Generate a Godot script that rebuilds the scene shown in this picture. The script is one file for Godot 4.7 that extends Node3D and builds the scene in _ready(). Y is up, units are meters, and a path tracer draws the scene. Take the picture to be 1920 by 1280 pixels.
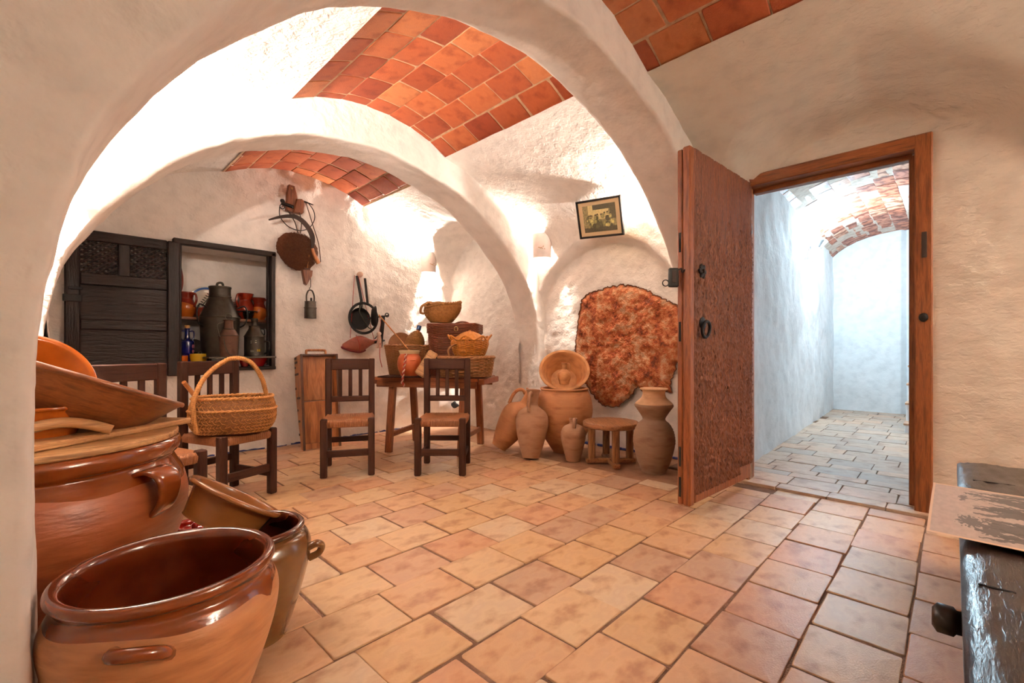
extends Node3D

# ---------------------------------------------------------------- mesh builder
class G:
	var v := PackedVector3Array()
	var uv := PackedVector2Array()
	var ix := PackedInt32Array()

	func tri(a: int, b: int, c: int) -> void:
		ix.append(a); ix.append(b); ix.append(c)

	# grid of points f(u, v), u and v in 0..1; faces look along the side from which u runs right and v runs up
	func grid(f: Callable, nu: int, nv: int, wrap := false, flip := false, keep = null) -> G:
		var o := v.size()
		for j in nv + 1:
			for i in nu + 1:
				var a := float(i) / nu
				var b := float(j) / nv
				v.append(f.call(a, b))
				uv.append(Vector2(a, b))
		var w := nu + 1
		for j in nv:
			for i in nu:
				var a := o + j * w + i
				var i2 := i + 1
				if wrap and i2 == nu:
					i2 = 0
				var b := o + j * w + i2
				var c := b + w
				var d := a + w
				if keep != null and not keep.call((v[a] + v[b] + v[c] + v[d]) * 0.25):
					continue
				if flip:
					tri(a, b, c); tri(a, c, d)
				else:
					tri(a, c, b); tri(a, d, c)
		return self

	func quad(a: Vector3, b: Vector3, c: Vector3, d: Vector3) -> void:
		var o := v.size()
		v.append(a); v.append(b); v.append(c); v.append(d)
		uv.append(Vector2(0, 0)); uv.append(Vector2(1, 0)); uv.append(Vector2(1, 1)); uv.append(Vector2(0, 1))
		tri(o, o + 2, o + 1); tri(o, o + 3, o + 2)

	# box with chamfered edges, centred at c, size s, turned by basis b
	func box(c: Vector3, s: Vector3, ch := 0.004, b := Basis()) -> G:
		var h := s * 0.5
		ch = minf(ch, minf(h.x, minf(h.y, h.z)) * 0.49)
		var P := func(x: float, y: float, z: float) -> Vector3: return c + b * Vector3(x, y, z)
		for ax in 3:
			for sg in [-1.0, 1.0]:
				var n := Vector3.ZERO; n[ax] = sg
				var u := Vector3.ZERO; u[(ax + 1) % 3] = 1.0
				var w := Vector3.ZERO; w[(ax + 2) % 3] = sg
				var hu: float = h[(ax + 1) % 3] - ch
				var hw: float = h[(ax + 2) % 3] - ch
				var k: Vector3 = n * h[ax]
				var q := [k - u * hu - w * hw, k + u * hu - w * hw, k + u * hu + w * hw, k - u * hu + w * hw]
				quad(P.call(q[0].x, q[0].y, q[0].z), P.call(q[1].x, q[1].y, q[1].z), P.call(q[2].x, q[2].y, q[2].z), P.call(q[3].x, q[3].y, q[3].z))
		if ch > 0.0:
			# twelve edge strips and eight corners
			for ax in 3:
				var a1 := (ax + 1) % 3
				var a2 := (ax + 2) % 3
				for s1 in [-1.0, 1.0]:
					for s2 in [-1.0, 1.0]:
						var p := Vector3.ZERO; var q := Vector3.ZERO
						p[a1] = s1 * h[a1]; p[a2] = s2 * (h[a2] - ch)
						q[a1] = s1 * (h[a1] - ch); q[a2] = s2 * h[a2]
						var e := Vector3.ZERO; e[ax] = h[ax] - ch
						var A := p - e; var B := p + e; var C := q + e; var D := q - e
						if s1 * s2 > 0:
							quad(c + b * A, c + b * D, c + b * C, c + b * B)
						else:
							quad(c + b * A, c + b * B, c + b * C, c + b * D)
			for sx in [-1.0, 1.0]:
				for sy in [-1.0, 1.0]:
					for sz in [-1.0, 1.0]:
						var o := v.size()
						v.append(c + b * Vector3(sx * h.x, sy * (h.y - ch), sz * (h.z - ch)))
						v.append(c + b * Vector3(sx * (h.x - ch), sy * h.y, sz * (h.z - ch)))
						v.append(c + b * Vector3(sx * (h.x - ch), sy * (h.y - ch), sz * h.z))
						for t in 3: uv.append(Vector2.ZERO)
						if sx * sy * sz > 0: tri(o, o + 2, o + 1)
						else: tri(o, o + 1, o + 2)
		return self

	# box between two points with a square section
	func bar(a: Vector3, b: Vector3, w: float, d: float, ch := 0.004, side := Vector3.UP) -> G:
		var y := (b - a).normalized()
		var x := side.cross(y)
		if x.length() < 0.01: x = Vector3.RIGHT.cross(y)
		if x.length() < 0.01: x = Vector3.BACK.cross(y)
		x = x.normalized()
		return box((a + b) * 0.5, Vector3(w, (b - a).length(), d), ch, Basis(x, y, x.cross(y)))

	# turned shape: profile of (radius, height) points, from the outside bottom over the rim to the inside bottom
	func lathe(p: PackedVector2Array, seg := 48, wob := 0.0, t0 := 0.0, t1 := 1.0, edge = null, nv := 0) -> G:
		var n := p.size() - 1
		if nv == 0: nv = n
		var f := func(a: float, b: float) -> Vector3:
			var th := a * TAU
			var lo := t0; var hi := t1
			if edge != null:
				var e: float = edge.call(th)
				if t0 < 0: lo = e
				if t1 < 0: hi = e
			var t := clampf(lerpf(lo, hi, b), 0.0, 1.0) * n
			var k := mini(int(t), n - 1)
			var q := p[k].lerp(p[k + 1], t - k)
			var r := q.x * (1.0 + wob * sin(2.0 * th + q.y * 5.0) + wob * 0.5 * sin(3.0 * th + 1.0 - q.y * 9.0))
			return Vector3(cos(th) * r, q.y, -sin(th) * r)
		return grid(f, seg, nv, true)

	# round bar along a line of points
	func tube(pts: PackedVector3Array, r: float, sides := 8, closed := false, r2 := -1.0, cap := true) -> G:
		var n := pts.size()
		var o := v.size()
		var prev := Vector3.ZERO
		for i in n:
			var a := pts[(i - 1 + n) % n] if closed or i > 0 else pts[i]
			var b := pts[(i + 1) % n] if closed or i < n - 1 else pts[i]
			var t := (b - a).normalized()
			var x := prev - t * prev.dot(t)
			if x.length() < 0.01:
				x = Vector3.UP.cross(t)
				if x.length() < 0.1: x = Vector3.RIGHT.cross(t)
			x = x.normalized(); prev = x
			var y := t.cross(x)
			var rr := r if r2 < 0 else lerpf(r, r2, float(i) / (n - 1))
			for k in sides:
				var q := TAU * k / sides
				v.append(pts[i] + (x * cos(q) + y * sin(q)) * rr)
				uv.append(Vector2(float(k) / sides, float(i) / n))
		for i in (n if closed else n - 1):
			var i2 := (i + 1) % n
			for k in sides:
				var k2 := (k + 1) % sides
				var a := o + i * sides + k; var b := o + i * sides + k2
				var c := o + i2 * sides + k2; var d := o + i2 * sides + k
				tri(a, c, b); tri(a, d, c)
		if not closed and cap:
			for e in 2:
				var m := v.size()
				var at := 0 if e == 0 else n - 1
				v.append(pts[at]); uv.append(Vector2.ZERO)
				for k in sides:
					v.append(v[o + at * sides + k]); uv.append(Vector2.ZERO)
				for k in sides:
					if e == 0: tri(m, m + 1 + k, m + 1 + (k + 1) % sides)
					else: tri(m, m + 1 + (k + 1) % sides, m + 1 + k)
		return self

	# a flat outline in the xy plane given thickness (front face towards +z), edges a little rounded
	func slab(out: PackedVector2Array, z0: float, z1: float, ch := 0.003) -> G:
		var n := out.size()
		var c := Vector2.ZERO
		for q in out: c += q / n
		var area := 0.0
		for i in n: area += out[i].cross(out[(i + 1) % n])
		var P := out.duplicate()
		if area < 0: P.reverse()
		var inn := PackedVector2Array()
		for i in n:
			var d1 := (P[i] - P[(i - 1 + n) % n]).normalized()
			var d2 := (P[(i + 1) % n] - P[i]).normalized()
			var nn := Vector2(-(d1.y + d2.y), d1.x + d2.x)
			inn.append(P[i] + (nn.normalized() * ch if nn.length() > 0.001 else Vector2.ZERO))
		var tr := Geometry2D.triangulate_polygon(inn)
		for e in 2:
			var o := v.size()
			for q in inn:
				v.append(Vector3(q.x, q.y, z1 if e == 0 else z0)); uv.append(q)
			for t in range(0, tr.size(), 3):
				var a := inn[tr[t]]; var b := inn[tr[t + 1]]; var cc := inn[tr[t + 2]]
				var ccw := (b - a).cross(cc - a) > 0
				if ccw == (e == 0): tri(o + tr[t], o + tr[t + 2], o + tr[t + 1])
				else: tri(o + tr[t], o + tr[t + 1], o + tr[t + 2])
		for i in n:
			var j := (i + 1) % n
			quad(Vector3(P[i].x, P[i].y, z0 + ch), Vector3(P[j].x, P[j].y, z0 + ch), Vector3(P[j].x, P[j].y, z1 - ch), Vector3(P[i].x, P[i].y, z1 - ch))
			quad(Vector3(P[i].x, P[i].y, z1 - ch), Vector3(P[j].x, P[j].y, z1 - ch), Vector3(inn[j].x, inn[j].y, z1), Vector3(inn[i].x, inn[i].y, z1))
			quad(Vector3(inn[i].x, inn[i].y, z0), Vector3(inn[j].x, inn[j].y, z0), Vector3(P[j].x, P[j].y, z0 + ch), Vector3(P[i].x, P[i].y, z0 + ch))
		return self

	func ball(c: Vector3, r: Vector3, seg := 16, rows := 10, b := Basis()) -> G:
		var f := func(a: float, t: float) -> Vector3:
			var th := a * TAU; var ph := (t - 0.5) * PI
			return c + b * Vector3(cos(th) * cos(ph) * r.x, sin(ph) * r.y, -sin(th) * cos(ph) * r.z)
		return grid(f, seg, rows, true)

	func move(t: Transform3D, from := 0) -> G:
		for i in range(from, v.size()): v[i] = t * v[i]
		return self

	func mesh() -> ArrayMesh:
		var n := PackedVector3Array()
		n.resize(v.size())
		for t in range(0, ix.size(), 3):
			var a := ix[t]; var b := ix[t + 1]; var c := ix[t + 2]
			var k := (v[c] - v[a]).cross(v[b] - v[a])
			n[a] += k; n[b] += k; n[c] += k
		for i in n.size():
			n[i] = n[i].normalized() if n[i].length_squared() > 0 else Vector3.UP
		var arr := []
		arr.resize(Mesh.ARRAY_MAX)
		arr[Mesh.ARRAY_VERTEX] = v
		arr[Mesh.ARRAY_NORMAL] = n
		arr[Mesh.ARRAY_TEX_UV] = uv
		arr[Mesh.ARRAY_INDEX] = ix
		var m := ArrayMesh.new()
		m.add_surface_from_arrays(Mesh.PRIMITIVE_TRIANGLES, arr)
		return m

# ---------------------------------------------------------------- scene helpers
var taken := {}
var M := {}
var T := {}
var rng := RandomNumberGenerator.new()
var nz := FastNoiseLite.new()
var nf := FastNoiseLite.new()

func numbered(s: String) -> String:
	if not taken.has(s):
		taken[s] = 0
		return s
	taken[s] += 1
	return "%s_%03d" % [s, taken[s]]

func metas(o: Node, label: String, category: String, group := "", kind := "") -> void:
	if label: o.set_meta("label", label)
	if category: o.set_meta("category", category)
	if group: o.set_meta("group", group)
	if kind: o.set_meta("kind", kind)

func thing(called: String, label: String, category: String, at := Vector3.ZERO, turn := 0.0, group := "", kind := "") -> Node3D:
	var o := Node3D.new()
	o.name = numbered(called)
	add_child(o)
	o.position = at
	o.rotation.y = turn
	metas(o, label, category, group, kind)
	return o

func part(under: Node3D, called: String, g, m: Material, kind := "", label := "") -> MeshInstance3D:
	var o := MeshInstance3D.new()
	o.name = called
	o.mesh = g.mesh() if g is G else g
	o.material_override = m
	under.add_child(o, true)
	metas(o, label, "", "", kind)
	return o

func solo(called: String, label: String, category: String, g, m: Material, at := Vector3.ZERO, turn := 0.0, group := "", kind := "") -> MeshInstance3D:
	var o := MeshInstance3D.new()
	o.name = numbered(called)
	o.mesh = g.mesh() if g is G else g
	o.material_override = m
	add_child(o)
	o.position = at
	o.rotation.y = turn
	metas(o, label, category, group, kind)
	return o

func copy(src: Node3D, label: String, at: Vector3, turn: float) -> Node3D:
	var c: Node3D = src.duplicate()
	c.name = numbered(str(src.name).get_slice("_0", 0))
	add_child(c)
	c.position = at
	c.rotation.y = turn
	c.set_meta("label", label)
	return c

func smooth(p: Array, per := 6) -> PackedVector2Array:
	var out := PackedVector2Array()
	var n := p.size()
	for i in n - 1:
		var a: Vector2 = p[maxi(i - 1, 0)]; var b: Vector2 = p[i]; var c: Vector2 = p[i + 1]; var d: Vector2 = p[mini(i + 2, n - 1)]
		for k in per:
			out.append(b.cubic_interpolate(c, a, d, float(k) / per))
	out.append(p[n - 1])
	return out

func smooth3(p: Array, per := 6, closed := false) -> PackedVector3Array:
	var out := PackedVector3Array()
	var n := p.size()
	for i in (n if closed else n - 1):
		var a: Vector3 = p[(i - 1 + n) % n] if closed else p[maxi(i - 1, 0)]
		var b: Vector3 = p[i]
		var c: Vector3 = p[(i + 1) % n]
		var d: Vector3 = p[(i + 2) % n] if closed else p[mini(i + 2, n - 1)]
		for k in per:
			out.append(b.cubic_interpolate(c, a, d, float(k) / per))
	if not closed: out.append(p[n - 1])
	return out

func V2(a: Array) -> Array:
	var o := []
	for k in range(0, a.size(), 2): o.append(Vector2(a[k], a[k + 1]))
	return o

func circle(c: Vector3, r: float, n := 32, x := Vector3.RIGHT, y := Vector3.UP) -> PackedVector3Array:
	var o := PackedVector3Array()
	for k in n: o.append(c + (x * cos(TAU * k / n) + y * sin(TAU * k / n)) * r)
	return o

func noise_tex(freq: float, seed_: int, stops: Array, type := FastNoiseLite.TYPE_SIMPLEX_SMOOTH, oct := 5, size := 512, warp := 0.0, gain := 0.5) -> NoiseTexture2D:
	var n := FastNoiseLite.new()
	n.seed = seed_; n.frequency = freq; n.noise_type = type
	n.fractal_octaves = oct; n.fractal_gain = gain
	if type == FastNoiseLite.TYPE_CELLULAR:
		n.fractal_type = FastNoiseLite.FRACTAL_FBM if oct > 1 else FastNoiseLite.FRACTAL_NONE
	if warp > 0:
		n.domain_warp_enabled = true; n.domain_warp_amplitude = warp
	var t := NoiseTexture2D.new()
	t.width = size; t.height = size; t.seamless = true; t.noise = n
	if stops.size():
		var gr := Gradient.new()
		var off := PackedFloat32Array(); var col := PackedColorArray()
		for k in stops.size():
			off.append(stops[k][0]); col.append(stops[k][1])
		gr.offsets = off; gr.colors = col
		t.color_ramp = gr
	return t

func gray(a: float) -> Color: return Color(a, a, a)

func mat(c: Color, rough := 0.8, o := {}) -> StandardMaterial3D:
	var m := StandardMaterial3D.new()
	m.albedo_color = c
	m.roughness = rough
	if o.has("tex"): m.albedo_texture = T[o.tex]
	if o.has("bump"):
		m.heightmap_enabled = true
		m.heightmap_texture = T[o.bump]
		m.heightmap_scale = o.get("cm", 0.3)
	m.uv1_triplanar = not o.get("uv", false)
	m.uv1_triplanar_sharpness = 4.0
	m.uv1_world_triplanar = o.get("world", false)
	m.uv1_scale = o.get("scale", Vector3.ONE * 2.0)
	m.uv1_offset = o.get("offset", Vector3.ZERO)
	m.metallic = o.get("metal", 0.0)
	m.metallic_specular = o.get("spec", 0.5)
	if o.has("coat"):
		m.clearcoat_enabled = true; m.clearcoat = o.coat; m.clearcoat_roughness = o.get("coat_rough", 0.12)
	if o.has("emit"):
		m.emission_enabled = true; m.emission = o.emit; m.emission_energy_multiplier = o.get("energy", 1.0)
	return m

func textures() -> void:
	T.lump = noise_tex(0.012, 3, [], FastNoiseLite.TYPE_SIMPLEX_SMOOTH, 6)
	T.stroke = noise_tex(0.02, 9, [], FastNoiseLite.TYPE_SIMPLEX_SMOOTH, 5, 512, 40.0)
	T.fine = noise_tex(0.08, 5, [], FastNoiseLite.TYPE_SIMPLEX_SMOOTH, 4)
	T.soft = noise_tex(0.009, 7, [[0.0, gray(0.93)], [0.5, gray(0.98)], [1.0, gray(1.0)]])
	T.mott = noise_tex(0.008, 11, [[0.1, Color(0.84, 0.79, 0.76)], [0.5, Color(0.95, 0.93, 0.92)], [0.9, Color(1, 1, 1)]])
	T.terra = noise_tex(0.005, 21, [[0.1, Color(0.84, 0.76, 0.72)], [0.35, Color(0.95, 0.91, 0.88)], [0.55, Color(1, 0.99, 0.97)], [0.8, Color(0.97, 0.95, 0.95)], [1.0, Color(1, 1, 1)]], FastNoiseLite.TYPE_SIMPLEX_SMOOTH, 5, 512, 0.0)
	T.wood = noise_tex(0.012, 31, [[0.15, Color(0.7, 0.63, 0.58)], [0.42, Color(0.9, 0.86, 0.82)], [0.55, Color(0.98, 0.96, 0.93)], [0.62, Color(0.84, 0.78, 0.74)], [0.8, Color(1, 1, 1)]], FastNoiseLite.TYPE_SIMPLEX_SMOOTH, 4)
	T.rock = noise_tex(0.007, 41, [[0.12, Color(0.45, 0.22, 0.13)], [0.34, Color(0.70, 0.36, 0.20)], [0.48, Color(0.80, 0.47, 0.28)], [0.6, Color(0.86, 0.60, 0.42)], [0.8, Color(0.9, 0.74, 0.6)]], FastNoiseLite.TYPE_SIMPLEX_SMOOTH, 6, 512, 0.0, 0.72)
	T.cell = noise_tex(0.05, 51, [], FastNoiseLite.TYPE_CELLULAR, 1)
	T.white = noise_tex(0.007, 61, [[0.3, Color(0.62, 0.5, 0.44)], [0.5, Color(0.85, 0.78, 0.74)], [0.68, Color(1, 1, 1)]], FastNoiseLite.TYPE_SIMPLEX_SMOOTH, 6, 512, 0.0)

func materials() -> void:
	M.plaster = mat(Color(0.955, 0.93, 0.905), 0.92, {"tex": "soft", "bump": "lump", "cm": 0.6, "scale": Vector3.ONE * 1.3, "world": true, "spec": 0.3})
	M.plaster_rough = mat(Color(0.955, 0.93, 0.905), 0.92, {"tex": "soft", "bump": "stroke", "cm": 0.6, "scale": Vector3.ONE * 1.2, "world": true, "spec": 0.3})
	M.plaster_door = mat(Color(0.945, 0.915, 0.865), 0.9, {"tex": "soft", "bump": "stroke", "cm": 0.45, "scale": Vector3(1.3, 1.6, 0.9), "world": true, "spec": 0.3})
	M.plaster_blue = mat(Color(0.94, 0.945, 0.95), 0.85, {"tex": "soft", "bump": "stroke", "cm": 0.25, "scale": Vector3.ONE * 1.4, "world": true, "spec": 0.3})
	M.mortar = mat(Color(0.50, 0.38, 0.30), 0.95, {"tex": "mott", "bump": "fine", "cm": 0.3, "scale": Vector3.ONE * 3.0, "world": true})
	M.cement = mat(Color(0.66, 0.50, 0.38), 0.8, {"tex": "mott", "bump": "fine", "cm": 0.15, "scale": Vector3.ONE * 1.5, "world": true})
	M.joint = mat(Color(0.80, 0.68, 0.55), 0.95, {"tex": "mott", "bump": "fine", "cm": 0.3, "scale": Vector3.ONE * 3.0, "world": true})
	M.joint_white = mat(Color(0.85, 0.78, 0.72), 0.95, {"tex": "mott", "bump": "fine", "cm": 0.3, "scale": Vector3.ONE * 3.0, "world": true})
	var fl := [Color(0.84, 0.68, 0.53), Color(0.82, 0.66, 0.51), Color(0.85, 0.72, 0.57), Color(0.81, 0.62, 0.48), Color(0.85, 0.75, 0.63), Color(0.79, 0.63, 0.51), Color(0.83, 0.68, 0.51), Color(0.75, 0.61, 0.50)]
	M.floor_tile = []
	for k in fl.size():
		M.floor_tile.append(mat(fl[k], 0.42, {"tex": "terra", "bump": "fine", "cm": 0.05, "scale": Vector3(2.3, 2.3, 3.4), "world": true, "offset": Vector3(k * 0.37, k * 0.21, k * 0.53), "spec": 0.5}))
	M.hall_tile = []
	for k in 4:
		M.hall_tile.append(mat([Color(0.80, 0.71, 0.63), Color(0.76, 0.68, 0.61), Color(0.82, 0.70, 0.60), Color(0.72, 0.66, 0.61)][k], 0.45, {"tex": "terra", "bump": "fine", "cm": 0.05, "scale": Vector3.ONE * 2.3, "world": true, "offset": Vector3(k * 0.37, k * 0.21, k * 0.53)}))
	var vt := [Color(0.66, 0.33, 0.18), Color(0.62, 0.29, 0.15), Color(0.72, 0.40, 0.23), Color(0.58, 0.25, 0.13), Color(0.70, 0.36, 0.2), Color(0.76, 0.47, 0.29)]
	M.vault_tile = []
	for k in vt.size():
		M.vault_tile.append(mat(vt[k], 0.62, {"tex": "terra", "bump": "fine", "cm": 0.15, "scale": Vector3.ONE * 3.0, "world": true, "offset": Vector3(k * 0.31, k * 0.47, k * 0.13)}))
	M.wash_tile = []
	for k in 4:
		M.wash_tile.append(mat([Color(0.80, 0.52, 0.40), Color(0.78, 0.47, 0.34), Color(0.86, 0.64, 0.52), Color(0.74, 0.46, 0.36)][k], 0.6, {"tex": "white", "bump": "fine", "cm": 0.2, "scale": Vector3.ONE * 2.2, "world": true, "offset": Vector3(k * 0.31, k * 0.47, k * 0.13)}))
	M.rock = mat(Color(0.9, 0.88, 0.86), 0.85, {"tex": "rock", "bump": "fine", "cm": 0.5, "scale": Vector3.ONE * 1.6})
	var wy := Vector3(7, 0.6, 7)
	var wx := Vector3(0.6, 7, 7)
	M.dark_wood = mat(Color(0.24, 0.135, 0.095), 0.55, {"spec": 0.28, "tex": "wood", "bump": "wood", "cm": 0.12, "scale": wy})
	M.dark_wood_x = mat(Color(0.24, 0.135, 0.095), 0.55, {"spec": 0.28, "tex": "wood", "bump": "wood", "cm": 0.12, "scale": wx})
	M.black_wood = mat(Color(0.145, 0.085, 0.065), 0.45, {"spec": 0.35, "tex": "wood", "bump": "wood", "cm": 0.5, "scale": wx})
	M.black_wood_y = mat(Color(0.145, 0.085, 0.065), 0.45, {"spec": 0.35, "tex": "wood", "bump": "wood", "cm": 0.5, "scale": wy})
	M.door_wood = mat(Color(0.46, 0.25, 0.125), 0.6, {"tex": "wood", "bump": "wood", "cm": 0.5, "scale": Vector3(9, 0.7, 9)})
	M.door_edge = mat(Color(0.60, 0.34, 0.17), 0.5, {"tex": "wood", "bump": "wood", "cm": 0.15, "scale": wy})
	M.frame_wood = mat(Color(0.58, 0.34, 0.17), 0.42, {"tex": "wood", "bump": "wood", "cm": 0.1, "scale": wy})
	M.frame_wood_z = mat(Color(0.58, 0.34, 0.17), 0.42, {"tex": "wood", "bump": "wood", "cm": 0.1, "scale": Vector3(7, 7, 0.6)})
	M.table_wood = mat(Color(0.60, 0.35, 0.19), 0.45, {"tex": "wood", "bump": "wood", "cm": 0.1, "scale": wy})
	M.table_wood_x = mat(Color(0.60, 0.35, 0.19), 0.45, {"tex": "wood", "bump": "wood", "cm": 0.1, "scale": wx})
	M.crate_wood = mat(Color(0.78, 0.52, 0.31), 0.5, {"tex": "wood", "bump": "wood", "cm": 0.06, "scale": Vector3(3.0, 0.35, 3.0)})
	M.crate_dark = mat(Color(0.36, 0.21, 0.12), 0.5, {"tex": "wood", "scale": wy})
	M.pale_wood = mat(Color(0.86, 0.68, 0.47), 0.5, {"tex": "wood", "bump": "wood", "cm": 0.06, "scale": wx})
	M.pulley_wood = mat(Color(0.50, 0.29, 0.16), 0.5, {"tex": "wood", "scale": wy})
	M.trough_wood = mat(Color(0.60, 0.36, 0.20), 0.32, {"tex": "wood", "bump": "wood", "cm": 0.05, "scale": Vector3(1.5, 9, 1.5), "coat": 0.3, "coat_rough": 0.25})
	M.bench = mat(Color(0.20, 0.155, 0.135), 0.28, {"bump": "stroke", "cm": 0.10, "scale": Vector3(0.9, 6, 5), "spec": 0.4})
	M.bench_side = mat(Color(0.13, 0.10, 0.09), 0.35, {"bump": "wood", "cm": 0.3, "scale": wx})
	M.knob = mat(Color(0.10, 0.075, 0.065), 0.3)
	M.dark_hole = mat(Color(0.06, 0.045, 0.04), 0.9)  # near-black stands in for the shade inside holes, slots and cracks
	M.glaze = mat(Color(0.54, 0.265, 0.105), 0.14, {"tex": "mott", "bump": "lump", "cm": 0.12, "scale": Vector3(1.4, 5, 1.4), "coat": 0.6, "coat_rough": 0.06})
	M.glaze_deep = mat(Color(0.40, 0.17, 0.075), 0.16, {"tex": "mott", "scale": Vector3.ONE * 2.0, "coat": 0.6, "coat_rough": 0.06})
	M.glaze_orange = mat(Color(0.80, 0.42, 0.13), 0.15, {"tex": "mott", "scale": Vector3.ONE * 3.0, "coat": 0.6, "coat_rough": 0.06})
	M.glaze_brown = mat(Color(0.46, 0.31, 0.15), 0.2, {"tex": "terra", "scale": Vector3(2, 3, 2), "coat": 0.5, "coat_rough": 0.1})
	M.glaze_rim = mat(Color(0.33, 0.15, 0.075), 0.16, {"tex": "mott", "scale": Vector3.ONE * 3.0, "coat": 0.6, "coat_rough": 0.08})
	M.pan_brown = mat(Color(0.58, 0.37, 0.19), 0.25, {"tex": "terra", "scale": Vector3(2, 4, 2), "coat": 0.4, "coat_rough": 0.12})
	M.bare = mat(Color(0.84, 0.59, 0.39), 0.45, {"tex": "mott", "bump": "lump", "cm": 0.15, "scale": Vector3(1.5, 6, 1.5), "coat": 0.15, "coat_rough": 0.3})
	M.bare_shaded = mat(Color(0.66, 0.36, 0.20), 0.4, {"tex": "mott", "bump": "lump", "cm": 0.15, "scale": Vector3(1.5, 6, 1.5), "coat": 0.2, "coat_rough": 0.25})  # bare clay darkened for the shade low on the big jar
	M.clay = mat(Color(0.80, 0.57, 0.39), 0.7, {"tex": "terra", "bump": "fine", "cm": 0.04, "scale": Vector3(1.5, 4, 1.5)})
	M.clay_grey = mat(Color(0.70, 0.54, 0.42), 0.75, {"tex": "terra", "bump": "fine", "cm": 0.05, "scale": Vector3(1.5, 4, 1.5), "offset": Vector3(0.3, 0.1, 0.7)})
	M.clay_urn = mat(Color(0.60, 0.48, 0.385), 0.75, {"tex": "terra", "bump": "fine", "cm": 0.05, "scale": Vector3(1.5, 5, 1.5)})
	M.stool_wood = mat(Color(0.64, 0.45, 0.29), 0.5, {"tex": "wood", "bump": "wood", "cm": 0.12, "scale": wx})
	M.stool_wood_y = mat(Color(0.64, 0.45, 0.29), 0.5, {"tex": "wood", "bump": "wood", "cm": 0.12, "scale": wy})
	M.clay_pale_lit = mat(Color(0.90, 0.73, 0.56), 0.7, {"tex": "mott", "bump": "fine", "cm": 0.04, "scale": Vector3(1.5, 4, 1.5)})  # pale clay, with the light on the upturned pot painted in
	M.clay_light = mat(Color(0.86, 0.63, 0.41), 0.65, {"tex": "mott", "bump": "fine", "cm": 0.06, "scale": Vector3(2, 5, 2)})
	M.pot_orange = mat(Color(0.80, 0.40, 0.20), 0.5, {"tex": "mott", "scale": Vector3.ONE * 2.0, "coat": 0.15, "coat_rough": 0.3})
	M.straw = mat(Color(0.84, 0.60, 0.33), 0.6, {"tex": "mott", "bump": "fine", "cm": 0.1, "scale": Vector3.ONE * 8.0})
	M.straw_mid = mat(Color(0.54, 0.36, 0.18), 0.7, {"tex": "mott", "scale": Vector3.ONE * 8.0})
	M.straw_dark = mat(Color(0.74, 0.53, 0.29), 0.65, {"tex": "mott", "bump": "fine", "cm": 0.1, "scale": Vector3.ONE * 8.0})
	M.rush = mat(Color(0.58, 0.36, 0.19), 0.55, {"tex": "mott", "bump": "fine", "cm": 0.1, "scale": Vector3.ONE * 8.0})
	M.esparto = mat(Color(0.42, 0.235, 0.115), 0.8, {"tex": "mott", "bump": "fine", "cm": 0.4, "scale": Vector3.ONE * 8.0})
	M.wicker_brown = mat(Color(0.60, 0.39, 0.21), 0.5, {"tex": "mott", "scale": Vector3.ONE * 9.0})
	M.wicker_red = mat(Color(0.50, 0.25, 0.13), 0.42, {"tex": "mott", "scale": Vector3.ONE * 9.0})
	M.wicker_gold = mat(Color(0.86, 0.57, 0.24), 0.42, {"tex": "mott", "scale": Vector3.ONE * 9.0})
	M.wicker_tan = mat(Color(0.66, 0.46, 0.28), 0.55, {"tex": "mott", "scale": Vector3.ONE * 9.0})
	M.iron = mat(Color(0.13, 0.12, 0.115), 0.5, {"metal": 0.6, "bump": "fine", "cm": 0.1, "scale": Vector3.ONE * 6.0})
	M.iron_brown = mat(Color(0.20, 0.13, 0.10), 0.6, {"metal": 0.3, "bump": "fine", "cm": 0.1, "scale": Vector3.ONE * 6.0})
	M.tin = mat(Color(0.33, 0.31, 0.28), 0.42, {"metal": 0.75, "tex": "mott", "scale": Vector3.ONE * 4.0})
	M.tin_dark = mat(Color(0.25, 0.23, 0.20), 0.45, {"metal": 0.7, "tex": "mott", "scale": Vector3.ONE * 4.0})
	M.rust = mat(Color(0.36, 0.24, 0.18), 0.6, {"metal": 0.3, "tex": "terra", "scale": Vector3.ONE * 6.0})
	M.brass = mat(Color(0.62, 0.50, 0.33), 0.35, {"metal": 0.9})
	M.red_glaze = mat(Color(0.55, 0.10, 0.05), 0.1, {"coat": 0.6, "coat_rough": 0.05})
	M.jug_red = mat(Color(0.50, 0.13, 0.05), 0.12, {"coat": 0.6, "coat_rough": 0.05})
	M.cherry = mat(Color(0.55, 0.03, 0.05), 0.1, {"coat": 0.6, "coat_rough": 0.05})
	M.black_glaze = mat(Color(0.05, 0.045, 0.045), 0.15, {"coat": 0.5, "coat_rough": 0.06})
	M.blue_glass = mat(Color(0.03, 0.07, 0.38), 0.08, {"coat": 0.7, "coat_rough": 0.04})
	M.yellow = mat(Color(0.72, 0.60, 0.12), 0.2, {"coat": 0.5})
	M.white_glaze = mat(Color(0.85, 0.82, 0.76), 0.15, {"coat": 0.5})
	M.blue_paint = mat(Color(0.22, 0.38, 0.62), 0.2, {"coat": 0.4})
	M.leaf_paint = mat(Color(0.20, 0.22, 0.14), 0.3)
	M.flower_paint = mat(Color(0.62, 0.35, 0.42), 0.3)
	M.cork = mat(Color(0.74, 0.58, 0.36), 0.8)
	M.ceramic = mat(Color(0.87, 0.80, 0.76), 0.45, {"tex": "soft"})
	M.ceramic_gold = mat(Color(0.74, 0.58, 0.46), 0.5)
	M.cord = mat(Color(0.28, 0.19, 0.13), 0.8)
	M.red_cord = mat(Color(0.66, 0.20, 0.16), 0.7)
	M.white_cord = mat(Color(0.85, 0.72, 0.64), 0.8)
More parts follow.
